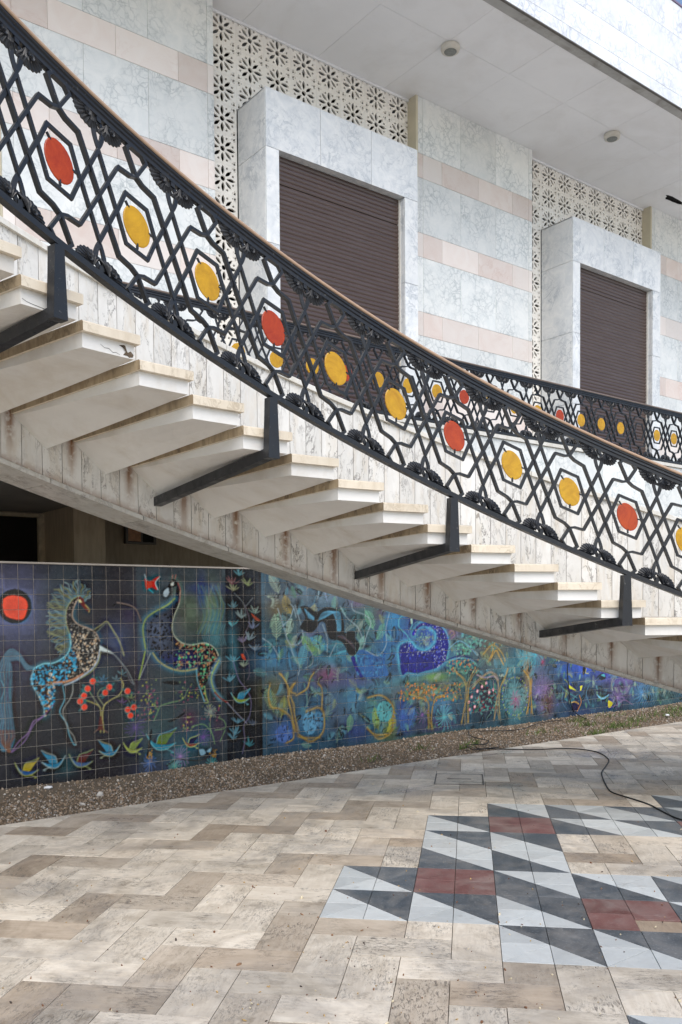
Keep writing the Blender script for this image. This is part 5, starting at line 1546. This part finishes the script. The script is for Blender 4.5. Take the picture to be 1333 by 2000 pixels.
# blue creatures
fill(G, [(870, 880), (900, 840), (960, 850), (1030, 890), (1090, 890), (1130, 850), (1120, 960), (1150, 1060), (1050, 1085), (950, 1085), (900, 1010)], (36, 96, 160), .85); fill(G, [(820, 905), (860, 900), (880, 980), (930, 1080), (880, 1040)], (24, 30, 130), .9)
for _ in range(60):
    mx_, my_ = mp(*G(prng.uniform(880, 1120), prng.uniform(880, 1070))); stroke_m([(mx_, my_), (mx_ + prng.normal(0, 7), my_ + prng.normal(0, 5))], 1.2, (60, 140, 190) if prng.random() < .6 else (22, 50, 100), .6)
pk = fill(K, [(85, 470), (80, 400), (110, 340), (185, 325), (240, 380), (320, 395), (390, 340), (402, 260), (360, 210), (300, 185), (250, 215), (225, 270), (200, 262), (220, 220), (270, 170), (340, 158), (430, 180), (490, 250), (520, 340), (505, 430), (490, 490), (420, 550), (320, 580), (240, 600), (160, 590), (115, 610)], (26, 32, 128), glow=((70, 150, 190), 8, .6))
dots_in(pk, 190, (.6, 1.6), [(200, 210, 236), (120, 140, 220)], lambda u, v: (v > .35 and u < .75) or u > .7, .8); dots_in(pk, 90, (1.5, 3.5), [(16, 20, 90), (44, 60, 190)], None, .7)
stroke(K, [(90, 520), (80, 400), (110, 340), (185, 322), (240, 378), (320, 398), (392, 342), (404, 258), (360, 206)], 1., (80, 180, 206), .95, glow=((60, 150, 190), 6, .5)); stroke(K, [(520, 340), (500, 250), (440, 180), (350, 152)], 1., (90, 150, 220), .9)
stroke(K, [(85, 130), (90, 200), (150, 260), (185, 320)], 1., (90, 190, 200), .9); stroke(K, [(85, 130), (130, 95), (180, 110), (205, 150), (188, 220)], 1., (90, 190, 200), .9); fill(K, [(185, 130), (200, 115), (206, 160), (192, 170)], (160, 190, 180), .8)
stroke(K, [(520, 385), (610, 320), (700, 370), (760, 440)], 1.1, (110, 170, 200), .9); stroke(K, [(490, 490), (590, 455), (700, 465), (750, 525)], 1.4, (34, 40, 110), .95); stroke(K, [(490, 505), (590, 470), (710, 480), (765, 530)], .8, (110, 170, 210), .9); stroke(K, [(760, 440), (775, 440), (745, 405)], .8, (160, 190, 190), .8)
for _ in range(50):
    mx_, my_ = mp(*K(prng.normal(310, 40), prng.normal(290, 40))); dot_m(mx_, my_, 1.6, (130, 176, 150), .6)
# leafy trees
def tree(z, x, y, w, h, c1, c2, fruit=None, n=70):
    for _ in range(n):
        px_, py_ = x + prng.uniform(-w, w), y + prng.uniform(-h, h); mx_, my_ = mp(*z(px_, py_)); t = prng.random() * 6.28
        fill(z, [(px_, py_), (px_ + 20 * math.cos(t) + 8 * math.sin(t), py_ + 20 * math.sin(t) - 8 * math.cos(t)), (px_ + 34 * math.cos(t), py_ + 34 * math.sin(t)), (px_ + 20 * math.cos(t) - 8 * math.sin(t), py_ + 20 * math.sin(t) + 8 * math.cos(t))], c1 if prng.random() < .6 else c2, .55, False)
    if fruit:
        for _ in range(n // 2):
            mx_, my_ = mp(*z(x + prng.uniform(-w, w), y + prng.uniform(-h, h))); dot_m(mx_, my_, prng.uniform(1.3, 2.6), fruit, .9)
tree(K, 360, 760, 260, 80, (120, 130, 84), (150, 120, 50), (222, 128, 34), 150); tree(K, 640, 540, 140, 60, (90, 150, 130), (110, 160, 140), (200, 120, 60), 70); tree(K, 780, 330, 140, 60, (80, 150, 140), (110, 160, 150), None, 60); tree(K, 830, 830, 110, 110, (96, 160, 150), (80, 130, 130), (150, 40, 40), 60); tree(K, 640, 390, 60, 30, (90, 170, 150), (110, 180, 160), None, 24)
for x, y in ((845, 685), (808, 715), (768, 755), (718, 805), (702, 915), (870, 765), (905, 742), (745, 890), (694, 850)):
    mx_, my_ = mp(*K(x, y)); dot_m(mx_, my_, 4.6, (196, 122, 140)); dot_m(mx_, my_, 2.6, (226, 176, 180))
for pts, w, c in (([(640, 1040), (655, 900), (680, 760), (660, 660), (600, 600), (560, 560)], 1.4, (190, 148, 50)), ([(690, 1030), (680, 880), (690, 720), (720, 620), (760, 560)], 1.4, (190, 150, 60)), ([(670, 1040), (670, 800)], 1., (160, 130, 50)), ([(915, 1000), (935, 880), (950, 740), (940, 640), (880, 590), (800, 640), (720, 730)], 1.4, (170, 140, 120)), ([(960, 1000), (950, 860), (965, 720), (1000, 640), (1035, 560)], 1.4, (190, 150, 60)),
                  ([(350, 1080), (345, 960), (330, 850), (250, 800), (180, 790)], 1.6, (180, 140, 46)), ([(375, 1080), (370, 950), (400, 820), (480, 790)], 1.6, (186, 140, 40)), ([(1195, 950), (1215, 800), (1225, 650), (1180, 580)], 2.6, (190, 140, 40)), ([(1240, 950), (1240, 780), (1240, 640)], 2.2, (180, 130, 40)), ([(380, 1080), (350, 1000), (330, 900)], 1.2, (150, 120, 60)), ([(880, 480), (930, 400), (960, 460), (990, 520)], 1.6, (200, 150, 50)), ([(820, 440), (900, 360), (980, 420), (1010, 500)], 1.2, (190, 150, 60)), ([(860, 500), (900, 420), (920, 340), (980, 340)], 1.2, (200, 150, 50)),
                  ([(530, 290), (570, 270), (545, 225), (520, 260)], 1., (170, 120, 170)), ([(760, 610), (830, 640), (910, 620), (950, 660)], 1.2, (170, 150, 190))):
    for q in range(3):
        stroke(K, [(x + prng.normal(0, 7), y + prng.normal(0, 7)) for x, y in pts], w * .5, c if q else (206, 180, 100), .85, glow=((110, 88, 40), 6, .10))
for x, y, R, c, n in ((1100, 800, 44, (110, 170, 176), 40), (1100, 820, 26, (170, 80, 130), 24), (480, 980, 40, (90, 180, 190), 30), (290, 960, 26, (150, 100, 170), 12), (120, 980, 44, (56, 90, 170), 30), (1195, 460, 40, (60, 170, 190), 30), (1300, 760, 36, (130, 110, 170), 30), (1330, 900, 26, (110, 100, 150), 20)):
    mx_, my_ = mp(*K(x, y)); flower(mx_, my_, R, c, n, .7, .65)
for k in range(40):
    t = 6.283 * k / 40; x, y = 1095 + 110 * math.cos(t), 800 + 165 * math.sin(t); mx_, my_ = mp(*K(x, y)); dot_m(mx_, my_, 1.8, (180, 190, 90) if k % 3 else (120, 110, 190), .85)
# the fish end
for x, y, R, c, n in ((150, 420, 40, (130, 100, 150), 34), (120, 190, 16, (170, 70, 110), 16), (60, 130, 36, (60, 170, 190), 30), (770, 500, 40, (140, 110, 170), 30), (850, 430, 34, (120, 100, 160), 24), (980, 460, 44, (80, 140, 190), 34), (1200, 500, 40, (90, 130, 130), 30), (1110, 480, 26, (84, 120, 120), 20), (560, 570, 26, (70, 130, 150), 16), (250, 560, 30, (80, 90, 140), 16)):
    mx_, my_ = mp(*N(x, y)); flower(mx_, my_, R, c, n, .7, .6)
fill(N, [(340, 380), (415, 440), (350, 420)], (196, 196, 40), smooth=False); stroke(N, [(310, 340), (340, 370), (360, 410)], 1.1, (180, 190, 60)); fill(N, [(445, 400), (468, 395), (455, 440), (446, 440)], (200, 196, 50), smooth=False)
fill(N, [(470, 225), (495, 240), (490, 290), (470, 300)], (20, 22, 24)); stroke(N, [(500, 250), (495, 285), (520, 290)], 1.2, (200, 196, 60)); fill(N, [(600, 310), (640, 290), (670, 330), (620, 350)], (16, 50, 80)); fill(N, [(625, 305), (655, 295), (660, 320)], (60, 160, 180))
fill(N, [(360, 560), (410, 530), (440, 560), (430, 600), (400, 620)], (40, 36, 70)); stroke(N, [(365, 545), (400, 535), (435, 555)], 1.4, (220, 170, 50)); stroke(N, [(440, 480), (455, 540), (420, 620)], 1.6, (190, 120, 40)); fill(N, [(590, 470), (640, 500), (700, 470), (660, 510), (620, 510)], (110, 180, 210), .9); stroke(N, [(580, 440), (650, 450), (720, 460)], 1.6, (16, 24, 34))
fill(N, [(690, 520), (730, 545), (710, 585), (690, 580)], (200, 186, 40)); stroke(N, [(700, 590), (770, 560), (830, 520), (900, 560)], 1., (160, 120, 170), .8)
stroke(N, [(520, 400), (500, 470), (530, 560)], 1.4, (90, 150, 180), .7); stroke(N, [(300, 420), (290, 530), (330, 600)], 1.1, (90, 140, 180), .7); stroke(N, [(280, 400), (330, 450), (420, 500)], 1., (80, 170, 170), .8)
for _ in range(40):
    mx_, my_ = mp(*N(prng.uniform(740, 900), prng.uniform(300, 350))); dot_m(mx_, my_, prng.uniform(.8, 2.), (20, 30, 70), .8)
for _ in range(16):
    x = 940 + 20 * _; stroke(N, [(x, 560), (x + 30, 500), (x + 10, 440), (x + 40, 380)], .9, (90, 150, 190) if _ < 8 else (96, 130, 120), .6)
def box_blur(a, r):
    for ax in (0, 1):
        c = np.cumsum(np.pad(a, [(r + 1, r) if q == ax else (0, 0) for q in range(3)], mode='edge'), axis=ax, dtype=np.float64)
        n = a.shape[ax]
        a = ((np.take(c, np.arange(2 * r + 1, 2 * r + 1 + n), ax) - np.take(c, np.arange(n), ax)) / (2 * r + 1)).astype(np.float32)
    return a
canvas = box_blur(canvas, 1)
canvas = canvas + .7 * (canvas - box_blur(canvas, 9))          # the line work stands out crisply from the airbrushed ground
np.clip(canvas, .006, .9, out=canvas)

# ---- wall and tiles
mural = thing('mural_wall', ((MX0 + MX1) / 2, MURAL_Y, 0), 'long low wall of dark glazed tiles painted with horses, birds and gardens', 'mural')
def MW(o):
    o.parent = mural; o.matrix_parent_inverse = Matrix.Translation((-(MX0 + MX1) / 2, -MURAL_Y, 0)); return o
MW(part_box('wall_core', MX0 - 8, MX1 + 6, MURAL_Y + .0045, MURAL_Y + .30, -.05, MTOP, M['tile_grout']))
MW(part_box('wall_cap', MX0 - 8, MX1 + 6, MURAL_Y - .006, MURAL_Y + .31, MTOP + .001, MTOP + .018, plain('mural_cap', (.34, .31, .27), .7, .15, 4)))
joint0 = on_y(37, 1200, MURAL_Y)[0]
c0 = int(math.floor((MX0 - joint0) / TS)) + 1
c1 = int(math.floor((MX1 - joint0) / TS))
def sample(X, Z):
    u = np.clip((X - MX0) / RES, 0, CW - 1.001); v = np.clip(Z / RES, 0, CH - 1.001)
    a, b = u.astype(int), v.astype(int); fu, fv = (u - a)[..., None], (v - b)[..., None]
    return canvas[b, a] * (1 - fu) * (1 - fv) + canvas[b, a + 1] * fu * (1 - fv) + canvas[b + 1, a] * (1 - fu) * fv + canvas[b + 1, a + 1] * fu * fv
def tile_geo(x0, x1, z0, z1, n, dy, tone, nz=None):
    g = .0024; nz = nz or n
    xs = np.linspace(x0 + g, x1 - g, n + 1); zs = np.linspace(z0 + g, z1 - g, nz + 1)
    Xg, Zg = np.meshgrid(xs, zs)
    V = np.stack([Xg, np.full_like(Xg, MURAL_Y + dy), Zg], -1).reshape(-1, 3)
    colr = sample(Xg, Zg).reshape(-1, 3) * tone
    q = (np.arange(nz)[:, None] * (n + 1) + np.arange(n)[None]).ravel()
    Fq = np.stack([q, q + 1, q + n + 2, q + n + 1], 1)
    # skirt
    cor = np.array([(x0 + g, MURAL_Y + .006, z0 + g), (x1 - g, MURAL_Y + .006, z0 + g), (x1 - g, MURAL_Y + .006, z1 - g), (x0 + g, MURAL_Y + .006, z1 - g)])
    b = len(V); f0 = [0, n, (n + 1) * (nz + 1) - 1, (n + 1) * nz]
    sk = [(b + k, b + (k + 1) % 4, f0[(k + 1) % 4], f0[k]) for k in range(4)]
    return np.concatenate([V, cor]), np.concatenate([Fq, np.array(sk)]), np.concatenate([colr, colr[f0]])
def raw_mesh(name, V, Fq, colr, mat):
    me = bpy.data.meshes.new(name)
    me.vertices.add(len(V)); me.vertices.foreach_set('co', V.astype(np.float32).ravel())
    me.loops.add(Fq.size); me.loops.foreach_set('vertex_index', Fq.astype(np.int32).ravel())
    me.polygons.add(len(Fq)); me.polygons.foreach_set('loop_start', np.arange(0, Fq.size, 4, dtype=np.int32))
    me.update(calc_edges=True)
    at = me.color_attributes.new('paint', 'FLOAT_COLOR', 'POINT')
    c = np.ones((len(V), 4), np.float32); c[:, :3] = colr; at.data.foreach_set('color', c.ravel())
    me.materials.append(mat)
    return me
cells = []
for c in range(c0, c1):
    for r in range(15):
        z1 = MTOP - TS * r; z0 = max(MTOP - TS * (r + 1), -.01)
        cells.append((joint0 + c * TS, joint0 + (c + 1) * TS, z0, z1))
vis = []
for k, (a, b, z0, z1) in enumerate(cells):
    s = proj(((a + b) / 2, MURAL_Y, (z0 + z1) / 2))
    vis.append((s[2] if s and -8 < s[0] < 1340 and s[1] > 1095 and s[1] > 935 + s[0] * .33 else 99, k))
near = {k for _, k in sorted(vis)[:300]}
BV, BF, BC, nb_ = [], [], [], 0
for k, (a, b, z0, z1) in enumerate(cells):
    dy, tone = prng.normal(0, .0006), prng.uniform(.86, 1.14)
    V, Fq, cc = tile_geo(a, b, z0, z1, 20 if k in near else 13, dy, tone)
    if k in near:
        ctr = np.array([(a + b) / 2, MURAL_Y, (z0 + z1) / 2])
        MW(put('mural_tile', raw_mesh('mural_tile', V - ctr, Fq, cc, M['glaze']), None, tuple(ctr)))
    else:
        BV.append(V); BF.append(Fq + nb_); BC.append(cc); nb_ += len(V)
tag(MW(put('mural_tiles', raw_mesh('mural_tiles', np.concatenate(BV), np.concatenate(BF), np.concatenate(BC), M['glaze']))), kind='stuff')
# ================================================================== small things on the ground
def tube(pts, r, n=8):
    """smooth tube through the points (Catmull-Rom)"""
    P = [np.array(p, float) for p in pts]; P = [2 * P[0] - P[1]] + P + [2 * P[-1] - P[-2]]
    c = []
    for k in range(1, len(P) - 2):
        for t in np.linspace(0, 1, 7)[:-1]:
            a, b, d, e = P[k - 1], P[k], P[k + 1], P[k + 2]
            c.append(.5 * ((2 * b) + (d - a) * t + (2 * a - 5 * b + 4 * d - e) * t * t + (3 * b - a - 3 * d + e) * t ** 3))
    c.append(P[-2])
    v, f = [], []
    for k, p in enumerate(c):
        t = c[min(k + 1, len(c) - 1)] - c[max(k - 1, 0)]; t /= np.linalg.norm(t)
        s = np.cross(t, (0, 0, 1)) if abs(t[2]) < .9 else np.cross(t, (1, 0, 0)); s /= np.linalg.norm(s); u = np.cross(s, t)
        v += [tuple(p + r * (math.cos(6.283 * q / n) * s + math.sin(6.283 * q / n) * u)) for q in range(n)]
    for k in range(len(c) - 1):
        for q in range(n):
            j = (q + 1) % n; f.append((k * n + q, k * n + j, (k + 1) * n + j, (k + 1) * n + q))
    f.append(tuple(range(n - 1, -1, -1))); f.append(tuple(range(len(v) - n, len(v))))
    return v, f
def cable(name, pix, r, label, z=None):
    pts = [on_z(x, y, (r if z is None else z)) for x, y in pix]
    v, f = tube(pts, r)
    return tag(obj(name, v, f, M['rubber'], None, True), label, 'cable')
cable('power_cable', [(932, 1462), (985, 1463), (1040, 1464), (1100, 1462), (1140, 1464), (1170, 1470), (1189, 1483), (1184, 1496), (1176, 1508), (1178, 1520), (1188, 1540), (1200, 1549), (1235, 1560), (1268, 1571), (1295, 1585), (1320, 1597), (1350, 1606), (1420, 1625)], .0065,
      'long black cable winding across the pale paving at right')
cable('garden_wire', [(915, 1427), (918, 1436), (935, 1442), (955, 1447), (945, 1454), (925, 1454), (912, 1456), (925, 1464), (950, 1462), (975, 1459)], .006, 'thin black wire looping over the gravel', .02)
cable('irrigation_wire', [(935, 1428), (965, 1427), (990, 1427), (1020, 1424), (1040, 1417), (1060, 1411), (1100, 1406)], .006, 'thin black wire lying along the gravel by the mural', .024)
hw = [on_y(x, y, MURAL_Y - .03) for x, y in ((1109, 1270), (1110, 1292), (1109, 1315), (1112, 1350), (1116, 1376), (1124, 1392))] + [on_z(1140, 1402, .02), on_z(1146, 1404, .018)]
v, f = tube(hw, .008)
tag(obj('hanging_cable', v, f, M['rubber'], None, True), 'black cable hanging down in front of the blue mural', 'cable')
# access cover let into the paving
a, b = on_z(848, 1532, 0.), on_z(946, 1533.5, 0.)
c_ = on_z(852, 1511.5, 0.); d_ = on_z(943.5, 1513, 0.)
mid = (a + b + c_ + d_) / 4
mh = thing('access_cover', tuple(mid), 'square stone access cover with metal rim in the paving', 'access cover')
ring = [a - mid, b - mid, d_ - mid, c_ - mid]
def lerp(q, s): return (q[0] * s, q[1] * s)
v = [(*lerp(q, 1.0), .0005) for q in ring] + [(*lerp(q, 1.0), .0045) for q in ring] + [(*lerp(q, .955), .0045) for q in ring] + [(*lerp(q, .955), .0005) for q in ring]
obj('rim', v, [f_ for k in range(4) for f_ in ((k, (k + 1) % 4, 4 + (k + 1) % 4, 4 + k), (4 + k, 4 + (k + 1) % 4, 8 + (k + 1) % 4, 8 + k), (8 + k, 8 + (k + 1) % 4, 12 + (k + 1) % 4, 12 + k))], M['steel'], mh)
for half in (0, 1):
    l0, l1 = (.005, .497) if half == 0 else (.503, .995)
    q = [ring[0] + (ring[1] - ring[0]) * l0, ring[0] + (ring[1] - ring[0]) * l1, ring[3] + (ring[2] - ring[3]) * l1, ring[3] + (ring[2] - ring[3]) * l0]
    q = [(*lerp(x, .94), .0038) for x in q]
    me = new_mesh('cover_slab', q, [(0, 1, 2, 3)], M['travertine'])
    set_tile_attr(me, [(x[0] + 3 * half, x[1]) for x in q], [(.55, .15, .4)] * 4)
    put('cover_slab', me, mh)
obj('lifting_slot', box(-.12, .12, -.012, .012, .0039, .006), BOXF, M['steel'], mh, rot=(0, 0, FLOOR_ROT))
# white scraps
def scrap(px_, py_, s, label, seed):
    r_ = random.Random(seed); v = []
    v0 = [(x * s * (1 + r_.uniform(-.3, .3)) * 1.5, y * s * (1 + r_.uniform(-.3, .3)), z * s * .6 + s * .5) for x, y, z in ICO_V]
    p = on_z(px_, py_, .0)
    tag(obj('white_stone', v0, ICO_F, plain('white_stone', (.70, .70, .70), .6, .1, 20), None, False, loc=tuple(p)), label, 'stone')
scrap(95, 1541, .030, 'white stone lying on gravel beside the mural foot at left', 3)
scrap(1304, 1399, .036, 'white stone lying in grassy gravel at far right', 5)
